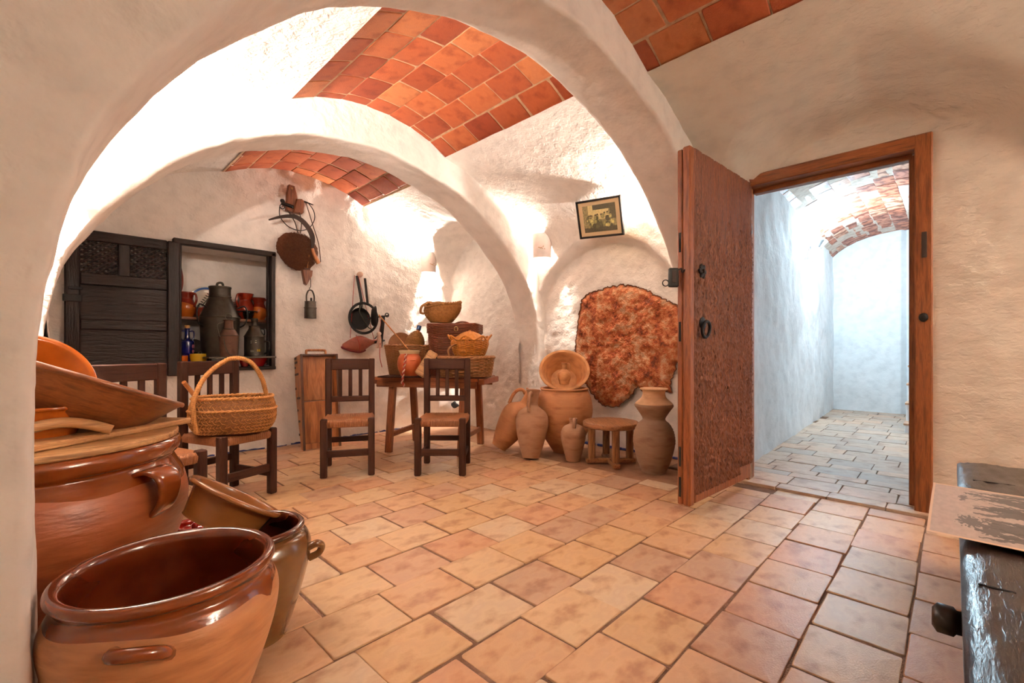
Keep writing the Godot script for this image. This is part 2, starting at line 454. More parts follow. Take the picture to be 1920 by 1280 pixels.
	M.leather = mat(Color(0.56, 0.29, 0.21), 0.45, {"tex": "terra", "bump": "fine", "cm": 0.1, "scale": Vector3.ONE * 5.0})
	M.leather_red = mat(Color(0.42, 0.08, 0.09), 0.4)
	M.cane = mat(Color(0.74, 0.47, 0.24), 0.4)
	M.blue_line = mat(Color(0.20, 0.26, 0.52), 0.8, {"tex": "mott", "scale": Vector3.ONE * 6.0})
	M.black_frame = mat(Color(0.09, 0.075, 0.065), 0.35)
	M.mount = mat(Color(0.84, 0.74, 0.58), 0.8)
	M.fixture = mat(Color(0.75, 0.77, 0.8), 0.35, {"metal": 0.4})
	M.warm_bulb = mat(Color(1, 0.95, 0.88), 0.5, {"emit": Color(1.0, 0.95, 0.88), "energy": 12.0})
	M.cool_bulb = mat(Color(1, 1, 1), 0.5, {"emit": Color(0.86, 0.94, 1.0), "energy": 14.0})

# ---------------------------------------------------------------- look: camera, exposure, lamps
const WARM := Color(1.0, 0.935, 0.875)
const SOFT := Color(1.0, 0.985, 0.95)
const COOL := Color(0.765, 0.92, 1.0)
const LAMP := 6.6          # energy of a wall lamp of the cellar
const NEAR := 6.6          # energy of the unseen lamps behind the viewer
const HALL := 1.75           # energy of the passage lamp

func look() -> void:
	var cam := Camera3D.new()
	cam.name = "camera"
	add_child(cam)
	cam.projection = Camera3D.PROJECTION_FRUSTUM
	cam.near = 0.05
	cam.far = 60.0
	var f := 853.0
	cam.size = 1280.0 / f * cam.near
	cam.frustum_offset = Vector2(0.0, 15.0 / f * cam.near)
	cam.position = Vector3(0, 0.9, 0)
	cam.rotation = Vector3(0, deg_to_rad(-45.9), 0)
	cam.current = true
	var we := WorldEnvironment.new()
	we.name = "environment"
	var e := Environment.new()
	e.background_mode = Environment.BG_COLOR
	e.background_color = Color(0, 0, 0)
	e.tonemap_mode = Environment.TONE_MAPPER_LINEAR
	e.tonemap_exposure = 1.9
	e.sdfgi_enabled = true
	e.ssao_enabled = true
	e.ssil_enabled = true
	we.environment = e
	add_child(we)

func omni(called: String, at: Vector3, c: Color, energy: float, size := 0.03) -> OmniLight3D:
	var l := OmniLight3D.new()
	l.name = called
	add_child(l, true)
	l.position = at
	l.light_color = c
	l.light_energy = energy
	l.light_size = size
	l.omni_range = 14.0
	l.omni_attenuation = 2.0
	l.shadow_enabled = true
	return l

# ---------------------------------------------------------------- room
# half of the nave's section: from the edge of the tiled strip down to the floor (x, y)
const CX := 1.72
func haunch_profile(wall: float) -> PackedVector2Array:
	var k := wall - 3.53
	return smooth(V2([2.335, 2.50, 2.54, 2.445, 2.77, 2.36, 2.99, 2.275, 3.21 + k * 0.4, 2.16, 3.37 + k * 0.8, 2.05, 3.47 + k, 1.94, 3.515 + k, 1.78, 3.53 + k, 1.55, 3.53 + k, 1.0, 3.53 + k, 0.5, 3.53 + k, 0.0]), 8)

func by_length(p: PackedVector2Array, n: int) -> PackedVector2Array:
	var L := PackedFloat32Array([0.0])
	for i in range(1, p.size()): L.append(L[i - 1] + p[i].distance_to(p[i - 1]))
	var out := PackedVector2Array()
	var k := 0
	for j in n + 1:
		var s := L[L.size() - 1] * j / n
		while k < p.size() - 2 and L[k + 1] < s: k += 1
		out.append(p[k].lerp(p[k + 1], clampf((s - L[k]) / maxf(L[k + 1] - L[k], 1e-6), 0, 1)))
	return out

# side wall and haunch of one bay, with a shallow arched niche; side +1 right, -1 left
func bay_side(z0: float, z1: float, side: int, wall: float, niche: Dictionary, lift := 0.0, amp := 0.014, keep = null, step := 0.022) -> G:
	var pr := haunch_profile(wall)
	var len := 0.0
	for i in range(1, pr.size()): len += pr[i].distance_to(pr[i - 1])
	var nv := int(len / step)
	var nu := int(absf(z1 - z0) / step)
	var P := by_length(pr, nv)
	var f := func(a: float, b: float) -> Vector3:
		var z := lerpf(z0, z1, a)
		var q: Vector2 = P[int(round(b * nv))]
		var x := q.x
		var y := q.y + (lift if q.y > 1.9 else lift * q.y / 1.9)
		if niche.size():
			var dz: float = z - niche.z
			var d := 0.0
			if y < niche.spring: d = niche.hw - absf(dz)
			else: d = (1.0 - sqrt(pow(dz / niche.hw, 2) + pow((y - niche.spring) / niche.rise, 2))) * minf(niche.hw, niche.rise)
			d += nz.get_noise_3d(z * 3.0, y * 3.0, 7.0 * side) * 0.025
			var m := smoothstep(-niche.soft, niche.soft, d)
			if niche.back > x: x = lerpf(x, niche.back, m)
		var n := nz.get_noise_3d(x * 2.2, y * 2.6, z * 2.6) * amp * 1.6 + nf.get_noise_3d(x * 9, y * 12, z * 9) * amp * 0.5
		n *= 1.0 - 0.85 * smoothstep(2.36, 2.47, q.y)
		x -= n
		y += n * (0.7 if q.y > 2.0 else 0.0)
		if side < 0: x = 2.0 * CX - x
		return Vector3(x, y, z)
	var g := G.new()
	return g.grid(f, nu, nv, false, (side > 0) == (z1 > z0), keep)

# transverse arch: opening curve, near face, soffit, far face as one surface
func arch(zn: float, zf: float, left: float) -> G:
	var half := V2([3.535, 0.0, 3.535, 0.45, 3.535, 0.9, 3.50, 1.2, 3.42, 1.41, 3.28, 1.64, 3.09, 1.83, 2.92, 1.98, 2.67, 2.14, 2.50, 2.225, 2.30, 2.285, 2.08, 2.335, 1.88, 2.37, 1.68, 2.38, 1.48, 2.36, 1.25, 2.315, 1.06, 2.25, 0.90, 2.185, 0.736, 2.097, 0.60, 2.005, 0.478, 1.897, 0.361, 1.773, 0.26, 1.648, 0.151, 1.476, 0.075, 1.33, 0.02, 1.12, left, 0.9, left, 0.45, left, 0.0])
	var P := by_length(smooth(half, 6), 200)
	# across: distance outward from the opening, and z
	var rows := []
	for k in 7: rows.append([pow(1.0 - k / 6.0, 1.6) * 0.95 + 0.02, zn])
	rows.append([0.006, zn - 0.004]); rows.append([0.0, zn - 0.02])
	for k in 9: rows.append([0.0, lerpf(zn - 0.04, zf + 0.04, k / 8.0)])
	rows.append([0.0, zf + 0.02]); rows.append([0.006, zf + 0.004])
	for k in 7: rows.append([pow(k / 6.0, 1.6) * 0.95 + 0.02, zf])
	var nr := rows.size() - 1
	var f := func(a: float, b: float) -> Vector3:
		var i := int(round(a * 200))
		var q := P[i]
		var t := (P[mini(i + 1, 200)] - P[maxi(i - 1, 0)]).normalized()
		var n := Vector2(t.y, -t.x)
		if q.y < 0.9: n = Vector2(signf(q.x - CX), 0)
		var r: Array = rows[int(round(b * nr))]
		var out: float = r[0]
		var z: float = r[1]
		q += n * out
		var w := nz.get_noise_3d(q.x * 2.0, q.y * 2.0, z * 2.0) * 0.010 + nf.get_noise_3d(q.x * 9, q.y * 9, z * 9) * 0.004
		if out < 0.015: q += n * w
		else: z += w * (1.0 if z == zn else -1.0)
		return Vector3(q.x, q.y, z)
	var g := G.new()
	return g.grid(f, 200, nr, false, true)

func vault_y(x: float, lift := 0.0) -> float:
	# crown of the tiled strip
	var u := (x - CX) / 0.64
	return 2.665 - 0.165 * u * u + 0.0 + lift

# flat clay slab with worn corners; up is +y
func tile_mesh(l: float, w: float, h: float, sd: int) -> ArrayMesh:
	rng.seed = sd
	var p := PackedVector2Array()
	var hl := l * 0.5; var hw := w * 0.5
	for c in [[-1, -1], [1, -1], [1, 1], [-1, 1]]:
		var r1 := rng.randf_range(0.004, 0.015); var r2 := rng.randf_range(0.004, 0.015)
		var j := Vector2(rng.randf_range(-0.003, 0.003), rng.randf_range(-0.003, 0.003))
		var a := Vector2(c[0] * hl, c[1] * hw) + j
		var p1 := a - Vector2(c[0] * r1, 0); var p2 := a - Vector2(0, c[1] * r2)
		var pm := a - Vector2(c[0] * r1, c[1] * r2) * 0.25
		if c[0] * c[1] > 0: p.append_array([p1, pm, p2] if c[1] < 0 else [p2, pm, p1])
		else: p.append_array([p2, pm, p1] if c[1] > 0 else [p1, pm, p2])
	# order by angle so that the outline runs round
	var q := Array(p)
	q.sort_custom(func(a: Vector2, b: Vector2) -> bool: return atan2(a.y / w, a.x / l) < atan2(b.y / w, b.x / l))
	var g := G.new()
	var n := q.size()
	var ch := 0.0035
	for ring in 3:
		for k in n:
			var a: Vector2 = q[k]
			var s := 1.0 - 2.2 * ch / w if ring == 2 else 1.0
			var y := [-h, -ch * 0.7, 0.0][ring] as float
			if ring == 2: y += rng.randf_range(-0.0008, 0.0008)
			g.v.append(Vector3(a.x * s, y, a.y * s)); g.uv.append(a)
	for ring in 2:
		for k in n:
			var k2 := (k + 1) % n
			var a := ring * n + k; var b := ring * n + k2
			g.tri(a, b, b + n); g.tri(a, b + n, a + n)
	var c0 := g.v.size()
	g.v.append(Vector3.ZERO); g.uv.append(Vector2.ZERO)
	for k in n: g.tri(2 * n + k, 2 * n + (k + 1) % n, c0)
	return g.mesh()

func room() -> void:
	# --- floor of the cellar
	var fl := thing("floor", "terracotta tiled cellar floor with worn square clay tiles", "floor", Vector3.ZERO, 0, "", "structure")
	var base := G.new()
	base.box(Vector3(1.3, -0.0595, -1.2), Vector3(5.4, 0.11, 7.2), 0.0)
	part(fl, "bed", base, M.mortar)
	var cm := G.new()
	cm.box(Vector3(3.18, -0.0335, -2.96), Vector3(0.98, 0.06, 3.40), 0.006)
	part(fl, "cement_border", cm, M.cement)
	var kinds := []
	for k in 6: kinds.append(tile_mesh(0.269, 0.232, 0.03, 100 + k))
	var kinds_short := []
	for k in 3: kinds_short.append(tile_mesh(0.13, 0.232, 0.03, 130 + k))
	rng.seed = 7
	var zrow := 0.1349 + 0.237 * 1.5
	for r in 22:
		var zc := zrow - 0.237 * r
		var off := rng.randf_range(-0.03, 0.03) + (0.137 if r % 2 else 0.0)
		var xmax := 2.87 if zc < -1.2 else 3.27
		var x := -0.55 + off
		if zc > -1.4 and zc < -1.1: x = 0.0 + off
		while x < xmax - 0.06:
			var short := xmax - x < 0.26
			var tm: ArrayMesh = kinds_short[rng.randi() % 3] if short else kinds[rng.randi() % 6]
			var px := x + (0.068 if short else 0.137)
			var flip := rng.randi() % 2
			var mi := rng.randi() % 8
			var dy := rng.randf_range(-0.003, 0.002)
			var tx := rng.randf_range(-0.006, 0.006); var tz := rng.randf_range(-0.006, 0.006)
			var jz := rng.randf_range(-0.003, 0.003)
			if r > 20 and px < 0.2:
				x += 0.274
				continue
			var o := part(fl, "tile", tm, M.floor_tile[mi])
			o.position = Vector3(px, dy, zc + jz)
			o.rotation = Vector3(tx, PI * flip + rng.randf_range(-0.008, 0.008), tz)
			x += 0.274 + rng.randf_range(-0.004, 0.006)
	# --- floor of the passage
	var f2 := thing("floor", "pale clay tiled floor of the white passage beyond the door", "floor", Vector3.ZERO, 0, "", "structure")
	var b2 := G.new()
	b2.box(Vector3(6.15, -0.0465, -0.45), Vector3(5.7, 0.113, 2.2), 0.0)
	part(f2, "bed", b2, M.mortar)
	var k2 := []
	for k in 4: k2.append(tile_mesh(0.2205, 0.2725, 0.03, 200 + k))
	var k3 := []
	for k in 3: k3.append(tile_mesh(0.1235, 0.2725, 0.03, 220 + k))
	rng.seed = 17
	var x0 := 3.285
	var row := 0
	while x0 < 8.3:
		var narrow := row in [0, 2, 3, 5]
		var dep := 0.125 if narrow else 0.222
		var z := -1.42 + rng.randf_range(0, 0.27)
		if x0 < 3.75: z = maxf(z, -1.10 + rng.randf_range(-0.02, 0.1))
		while z < (0.02 if x0 < 3.6 else 0.4):
			var o := part(f2, "tile", k3[rng.randi() % 3] if narrow else k2[rng.randi() % 4], M.hall_tile[rng.randi() % 4])
			o.position = Vector3(x0 + dep * 0.5, 0.014 + rng.randf_range(-0.002, 0.002), z + 0.137)
			o.rotation = Vector3(rng.randf_range(-0.004, 0.004), PI * (rng.randi() % 2), rng.randf_range(-0.004, 0.004))
			z += 0.276
		x0 += dep + 0.004
		row += 1
	# --- arches
	solo("trim_1", "broad white plastered arch nearest the viewer, spanning the nave", "arch", arch(-1.22, -1.55, -0.012), M.plaster, Vector3.ZERO, 0, "", "structure")
	solo("trim_2", "farther white plastered arch before the end wall", "arch", arch(-3.04, -3.36, 0.0), M.plaster, Vector3.ZERO, 0, "", "structure")
	# --- side walls with their haunches
	solo("wall_right", "rough white side wall with an arched niche between the two arches", "wall", bay_side(-1.5, -3.1, 1, 3.53, {"z": -2.32, "hw": 0.745, "spring": 1.2, "rise": 0.70, "back": 3.64, "soft": 0.03}, 0.0, 0.016), M.plaster_rough, Vector3.ZERO, 0, "", "structure")
	solo("wall_right", "rough white side wall with an arched niche behind the table", "wall", bay_side(-3.3, -4.56, 1, 3.37, {"z": -3.87, "hw": 0.61, "spring": 1.45, "rise": 0.80, "back": 3.52, "soft": 0.03}, -0.07, 0.014), M.plaster_rough, Vector3.ZERO, 0, "", "structure")
	var hole := func(p: Vector3) -> bool: return not (p.y < 2.05 and p.z > -0.99 and p.z < -0.11)
	solo("wall_door", "cream plastered wall round the doorway under a rough white haunch", "wall", bay_side(2.3, -1.27, 1, 3.33, {"z": -0.40, "hw": 0.86, "spring": 1.55, "rise": 0.74, "back": 3.375, "soft": 0.09}, -0.06, 0.010, hole, 0.02), M.plaster_door, Vector3.ZERO, 0, "", "structure")
	solo("wall_left", "white side wall with a deep niche behind the glazed jars", "wall", bay_side(-1.5, -3.1, -1, 3.53, {"z": -2.3, "hw": 0.76, "spring": 1.2, "rise": 0.5, "back": 4.10, "soft": 0.03}, 0.0, 0.014, null, 0.03), M.plaster_rough, Vector3.ZERO, 0, "", "structure")
	solo("wall_left", "white side wall left of the wall cupboard", "wall", bay_side(-3.3, -4.56, -1, 3.42, {}, -0.07, 0.012, null, 0.03), M.plaster_rough, Vector3.ZERO, 0, "", "structure")
	var bl := G.new()
	bl.grid(func(a: float, b: float) -> Vector3: return Vector3(-0.9 + nz.get_noise_2d(a * 6, b * 6) * 0.02, b * 2.7, lerpf(-1.27, 2.35, a)), 30, 24, false, false)
	solo("wall_left", "plain white wall beside the viewer", "wall", bl, M.plaster_door, Vector3.ZERO, 0, "", "structure")
	var bb := G.new()
	bb.grid(func(a: float, b: float) -> Vector3: return Vector3(lerpf(-0.95, 3.6, a), b * 2.8, 2.28 + nz.get_noise_2d(a * 6, b * 6) * 0.02), 40, 24, false, false)
	solo("wall_back", "plain white wall behind the viewer", "wall", bb, M.plaster_door, Vector3.ZERO, 0, "", "structure")
	var nlp := G.new()
	rng.seed = 6
	var pz := -3.0
	while pz < -1.5:
		var wl := rng.randf_range(0.05, 0.14)
		nlp.box(Vector3(3.612, 0.010, pz + wl * 0.5), Vector3(0.02, rng.randf_range(0.012, 0.026), wl), 0.004)
		pz += wl + rng.randf_range(0.0, 0.08)
	part(get_node("wall_right"), "painted_line", nlp, M.blue_line, "stuff")
	# --- vaults: tiled strip, plaster backing
	var tl := []
	for k in 5: tl.append(tile_mesh(0.260, 0.183, 0.02, 300 + k))
	var zs := [[2.3, -1.27, -0.06], [-1.5, -3.08, 0.0], [-3.32, -4.52, -0.08]]
	var names := ["terracotta tiled vault strip over the nearest bay", "terracotta tiled vault strip between the two arches", "terracotta tiled vault strip before the end wall"]
	for b in 3:
		var za: float = zs[b][0]; var zb: float = zs[b][1]; var lift: float = zs[b][2]
		var c := thing("ceiling", names[b], "vault", Vector3.ZERO, 0, "", "structure")
		var back := G.new()
		back.grid(func(s: float, t: float) -> Vector3:
			var x := lerpf(CX - 0.655, CX + 0.655, s)
			return Vector3(x, vault_y(x, lift) + 0.0015, lerpf(za, zb, t)), 24, 12, false, true)
		# left haunch of the near bay has no wall of its own: close it
		part(c, "joint_bed", back, M.joint)
		rng.seed = 50 + b
		for i in 7:
			var x := CX - 0.64 + 1.28 * (i + 0.5) / 7.0
			var slope := atan2(vault_y(x + 0.01) - vault_y(x - 0.01), 0.02)
			var z := za - rng.randf_range(0.0, 0.27)
			while z > zb + 0.05:
				var o := part(c, "tile", tl[rng.randi() % 5], M.vault_tile[[0, 1, 2, 3, 4, 0, 1, 4, 5][rng.randi() % 9]])
				# the slab's top faces down into the room
				o.transform = Transform3D(Basis(Vector3.BACK, slope) * Basis(Vector3.RIGHT, PI) * Basis(Vector3.UP, PI / 2), Vector3(x, vault_y(x, lift) - 0.004 + rng.randf_range(-0.003, 0.002), z - 0.135))
				z -= 0.272 + rng.randf_range(-0.004, 0.004)
	# near bay, left haunch
	var nl := G.new()
	nl.grid(func(a: float, b: float) -> Vector3: return Vector3(lerpf(1.10, -0.92, b), lerpf(2.44, 1.75, pow(b, 1.5)) + nz.get_noise_2d(a * 9, b * 9) * 0.02, lerpf(2.3, -1.27, a)), 40, 26, false, true)
	solo("ceiling", "white plastered vault side above the viewer's left", "vault", nl, M.plaster_door, Vector3.ZERO, 0, "", "structure")
	# --- end wall with the cupboard recess
	var ew := thing("wall_end", "rough white end wall with a recessed cupboard", "wall", Vector3.ZERO, 0, "", "structure")
	var wz := func(x: float, y: float) -> float: return -4.48 + nz.get_noise_3d(x * 2.2, y * 2.2, 3.0) * 0.022 + nf.get_noise_3d(x * 9, y * 9, 1.0) * 0.006 - smoothstep(3.0, 3.6, x) * 0.05
	var rect := func(g: G, xa: float, xb: float, ya: float, yb: float) -> void:
		g.grid(func(a: float, b: float) -> Vector3:
			var x := lerpf(xa, xb, a); var y := lerpf(ya, yb, b)
			return Vector3(x, y, wz.call(x, y)), maxi(2, int((xb - xa) / 0.03)), maxi(2, int((yb - ya) / 0.03)), false, false)
	var g := G.new()
	rect.call(g, -0.1, 0.775, 0.0, 2.75)
	rect.call(g, 1.44, 3.7, 0.0, 2.75)
	rect.call(g, 0.775, 1.44, 0.0, 0.745)
	rect.call(g, 0.775, 1.44, 1.755, 2.75)
	part(ew, "plaster", g, M.plaster_rough)
	var nb := G.new()
	var X0 := 0.765; var X1 := 1.56; var Y0 := 0.74; var Y1 := 1.76; var ZF := -4.51; var ZB := -4.87
	nb.quad(Vector3(X0, Y0, ZB), Vector3(X1, Y0, ZB), Vector3(X1, Y1, ZB), Vector3(X0, Y1, ZB))
	nb.quad(Vector3(X0, Y0, ZF), Vector3(X0, Y0, ZB), Vector3(X0, Y1, ZB), Vector3(X0, Y1, ZF))
	nb.quad(Vector3(X1, Y0, ZB), Vector3(X1, Y0, ZF), Vector3(X1, Y1, ZF), Vector3(X1, Y1, ZB))
	nb.quad(Vector3(X0, Y0, ZF), Vector3(X1, Y0, ZF), Vector3(X1, Y0, ZB), Vector3(X0, Y0, ZB))
	nb.quad(Vector3(X0, Y1, ZB), Vector3(X1, Y1, ZB), Vector3(X1, Y1, ZF), Vector3(X0, Y1, ZF))
	part(ew, "recess", nb, M.plaster)
	# blue painted line left along the foot of the end wall
	var ln := G.new()
	rng.seed = 5
	var lx := 0.9
	while lx < 3.3:
		var w := rng.randf_range(0.05, 0.16)
		var hh := rng.randf_range(0.012, 0.024)
		ln.grid(func(a: float, b: float) -> Vector3:
			var x := lx + w * a
			return Vector3(x, 0.003 + hh * b * (0.6 + 0.5 * nf.get_noise_1d(x * 30.0)), wz.call(x, 0.01) + 0.004), 6, 2, false, false)
		lx += w + (rng.randf_range(0.0, 0.05) if rng.randf() < 0.35 else -0.01)
	part(ew, "painted_line", ln, M.blue_line, "stuff")
	# broken-out hole low in the corner: a dark slab, its shade painted in
	var hg := G.new()
	rng.seed = 12
	var hp := PackedVector2Array()
	for k in 16:
		var r := rng.randf_range(0.6, 1.1)
		hp.append(Vector2(cos(TAU * k / 16.0) * 0.085 * r, 0.225 + sin(TAU * k / 16.0) * 0.045 * r))
	hg.slab(hp, -0.02, 0.012, 0.006)
	var ho := part(ew, "broken_hole", hg, M.dark_hole)
	ho.position = Vector3(3.505, 0.0, -4.38)
	ho.rotation.y = -PI / 2
	# --- exposed rock in the niche
	var rk := thing("bare_rock", "rust red bare rock showing through the plaster of the niche", "rock", Vector3(3.592, 0, 0), 0, "", "")
	var outline := V2([-2.56, 1.39, -2.44, 1.44, -2.27, 1.47, -2.12, 1.475, -2.02, 1.455, -1.87, 1.40, -1.75, 1.33, -1.62, 1.27, -1.56, 1.05, -1.60, 0.80, -1.68, 0.64, -1.66, 0.55, -1.78, 0.54, -1.90, 0.53, -1.97, 0.58, -2.06, 0.46, -2.21, 0.37, -2.32, 0.38, -2.41, 0.45, -2.52, 0.58, -2.60, 0.72, -2.64, 0.9, -2.62, 1.05, -2.59, 1.25])
	var ol := PackedVector2Array()
	for i in outline.size():
		var a: Vector2 = outline[i]; var b: Vector2 = outline[(i + 1) % outline.size()]
		for k in 14:
			var q := a.lerp(b, k / 14.0)
			ol.append(q + Vector2(nf.get_noise_2d(q.x * 22, q.y * 22), nf.get_noise_2d(q.y * 22 + 50, q.x * 22)) * 0.017)
	var cen := Vector2(-2.1, 0.95)
	var nk := ol.size()
	var rg := G.new()
	rg.grid(func(a: float, b: float) -> Vector3:
		var q := cen.lerp(ol[int(round(a * nk)) % nk], b)
		var bump := nf.get_noise_3d(q.x * 6, q.y * 6, 4.0) * 0.012 + nf.get_noise_3d(q.x * 28, q.y * 28, 9.0) * 0.007 + nf.get_noise_3d(q.x * 60, q.y * 60, 2.0) * 0.004 + nz.get_noise_3d(q.x * 3, q.y * 3, 2.0) * 0.03
		var edge := smoothstep(0.90, 1.0, b)
		return Vector3(-0.012 - bump * (1 - edge) + edge * 0.03, q.y, q.x), nk, 60, true, true)
	part(rk, "rock_face", rg, M.rock)
	var rim := G.new()
	var rp := PackedVector3Array()
	for k in nk: rp.append(Vector3(0.012 + 0.006 * nf.get_noise_1d(k * 1.7), ol[k].y, ol[k].x))
	rim.tube(rp, 0.0045, 5, true)
	part(rk, "crumbled_edge", rim, M.esparto)

func passage() -> void:
	var zl := func(x: float) -> float: return lerpf(-1.11, -1.28, (x - 3.4) / 4.8)
	var g := G.new()
	g.grid(func(a: float, b: float) -> Vector3:
		var x := lerpf(3.40, 8.3, a); var y := b * 2.42
		return Vector3(x, y, zl.call(x) + nz.get_noise_3d(x * 2, y * 2, 8.0) * 0.02), 110, 60, false, false)
	solo("wall_passage", "long white side wall of the passage under its lamp", "wall", g, M.plaster_blue, Vector3.ZERO, 0, "", "structure")
	g = G.new()
	g.grid(func(a: float, b: float) -> Vector3:
		var z := lerpf(-1.4, 0.40, a); var y := b * 2.7
		return Vector3(8.2 + nz.get_noise_3d(z * 2, y * 2, 8.0) * 0.02 + 0.06 * smoothstep(-0.50, -0.47, z), y, z), 60, 60, false, false)
	solo("wall_passage", "white end wall of the passage beside the stairs", "wall", g, M.plaster_blue, Vector3.ZERO, 0, "", "structure")
	g = G.new()
	g.quad(Vector3(9.6, 0, 0.35), Vector3(3.40, 0, 0.35), Vector3(3.40, 2.8, 0.35), Vector3(9.6, 2.8, 0.35))
	g.quad(Vector3(9.5, 0, -0.5), Vector3(9.5, 0, 0.4), Vector3(9.5, 2.8, 0.4), Vector3(9.5, 2.8, -0.5))
	g.quad(Vector3(3.40, 2.05, 0.4), Vector3(3.40, 2.05, -1.3), Vector3(3.40, 2.7, -1.3), Vector3(3.40, 2.7, 0.4))
	g.quad(Vector3(3.41, 0, 0.4), Vector3(3.41, 0, -0.06), Vector3(3.41, 2.7, -0.06), Vector3(3.41, 2.7, 0.4))
	solo("wall_passage", "white wall on the stair side of the passage", "wall", g, M.plaster_blue, Vector3.ZERO, 0, "", "structure")
	# tiled barrel vault
	var c := thing("ceiling", "whitewashed brick tile barrel vault of the passage", "vault", Vector3.ZERO, 0, "", "structure")
	var arc := func(t: float) -> Vector2:  # z, y
		var th := lerpf(PI * 0.86, PI * 0.14, t)
		return Vector2(-0.48 + 0.91 * cos(th), 2.02 + 0.51 * sin(th) + 0.0)
	var bk := G.new()
	bk.grid(func(a: float, b: float) -> Vector3:
		var q: Vector2 = arc.call(a)
		return Vector3(lerpf(3.38, 9.6, b), q.y + 0.0155, q.x), 30, 20, false, false)
	part(c, "joint_bed", bk, M.joint_white)
	var tl := []
	for k in 4: tl.append(tile_mesh(0.265, 0.161, 0.03, 400 + k))
	rng.seed = 77
	var n := 13
	for i in n:
		var t := (i + 0.5) / n
		var q: Vector2 = arc.call(t)
		var q2: Vector2 = arc.call(t + 0.01)
		var sl := atan2(q2.y - q.y, q2.x - q.x)
		var x := 3.40 - (0.136 if i % 2 else 0.0)
		while x < 8.25:
			var o := part(c, "tile", tl[rng.randi() % 4], M.wash_tile[rng.randi() % 4])
			o.transform = Transform3D(Basis(Vector3.RIGHT, -sl) * Basis(Vector3.RIGHT, PI), Vector3(x + 0.136, q.y + 0.014 + rng.randf_range(-0.004, 0.003), q.x))
			x += 0.272
	# stairs
	var st := thing("stairs", "narrow white plastered stairs rising at the far end of the passage", "stairs", Vector3(6.4, 0, 0), 0, "", "structure")
	for k in 8:
		var sg := G.new()
		var h := 0.1 + 0.2 * k
		sg.box(Vector3(0.22 * k + 0.16, h * 0.5 + 0.01, -0.02), Vector3(0.32, h, 0.70), 0.006)
		part(st, "step", sg, M.plaster_blue)
		var tg := G.new()
		tg.box(Vector3(0.22 * k + 0.11, h + 0.004, -0.015), Vector3(0.25, 0.022, 0.73), 0.004)
		part(st, "tread", tg, M.floor_tile[5])
	# spotlight on the wall
	var lp := thing("spotlight", "small white double spotlight high on the passage wall", "lamp", Vector3(6.35, 2.12, -1.20))
	var fg := G.new()
	fg.box(Vector3(0, 0, 0.01), Vector3(0.10, 0.05, 0.03), 0.006)
	part(lp, "wall_plate", fg, M.fixture)
	for s in [-1, 1]:
		var h := G.new()
		h.lathe(smooth(V2([0.0, -0.05, 0.022, -0.048, 0.028, 0.0, 0.034, 0.05, 0.03, 0.05, 0.024, 0.02, 0.0, 0.015]), 3), 20)
		h.move(Transform3D(Basis(Vector3.BACK, -s * 0.5) * Basis(Vector3.RIGHT, 0.5), Vector3(s * 0.06, 0.02, 0.09)))
		part(lp, "lamp_head", h, M.fixture)
	var bu := G.new()
	bu.ball(Vector3(0, 0.12, 0.16), Vector3.ONE * 0.03, 12, 8)
	part(lp, "bulb", bu, M.cool_bulb)
	omni("passage_light", Vector3(6.35, 2.24, -1.04), COOL, HALL, 0.03)

# ceramic wall lamp: a bowed shield open above and below, a bulb behind it
func sconce(label: String, at: Vector3, turn: float, energy := LAMP, tint := WARM) -> void:
	var o := thing("wall_lamp", label, "lamp", at, turn, "ceramic wall lamps")
	var g := G.new()
	for lay in 2:
		var r := 0.098 - 0.007 * lay
		g.grid(func(a: float, b: float) -> Vector3:
			var th := lerpf(PI * 0.94, PI * 0.06, a)
			var k := 1.0 + 0.10 * (b - 0.5)
			return Vector3(cos(th) * r * k, (b - 0.5) * 0.235, sin(th) * r * 0.95 * k + 0.014), 24, 8, false, lay == 1)
	for e in [-0.5, 0.5]:
		g.grid(func(a: float, b: float) -> Vector3:
			var th := lerpf(PI * 0.94, PI * 0.06, a)
			var k: float = 1.0 + 0.10 * e
			var r := 0.098 - 0.007 * b
			return Vector3(cos(th) * r * k, e * 0.235, sin(th) * r * 0.95 * k + 0.014), 24, 1, false, e < 0)
	part(o, "shield", g, M.ceramic)
	var sp := G.new()
	for k in 7:
		var q := Vector3(-0.030 + 0.011 * k, -0.040 + 0.010 * (k % 2) + 0.006 * (k % 3), 0.1055 - pow(absf(k - 3.0), 2.0) * 0.0011)
		sp.ball(q, Vector3(0.011, 0.005, 0.005), 8, 5, Basis(Vector3.BACK, 0.7 if k % 2 else -0.6))
	part(o, "sprig_relief", sp, M.ceramic_gold)
	var pl := G.new()
	pl.box(Vector3(0, 0, 0.012), Vector3(0.07, 0.12, 0.02), 0.004)
	part(o, "wall_plate", pl, M.ceramic)
	var hd := G.new()
	hd.tube(PackedVector3Array([Vector3(0, 0, 0.02), Vector3(0, 0, 0.05), Vector3(0, 0.065, 0.058)]), 0.012, 10)
	part(o, "lamp_holder", hd, M.ceramic)
	var bu := G.new()
	bu.ball(Vector3(0, 0.09, 0.058), Vector3(0.023, 0.026, 0.023), 14, 10)
	part(o, "bulb", bu, M.warm_bulb)
	omni("lamp_light", at + Vector3(0.058 * sin(turn), 0.09, 0.058 * cos(turn)), tint, energy, 0.022)

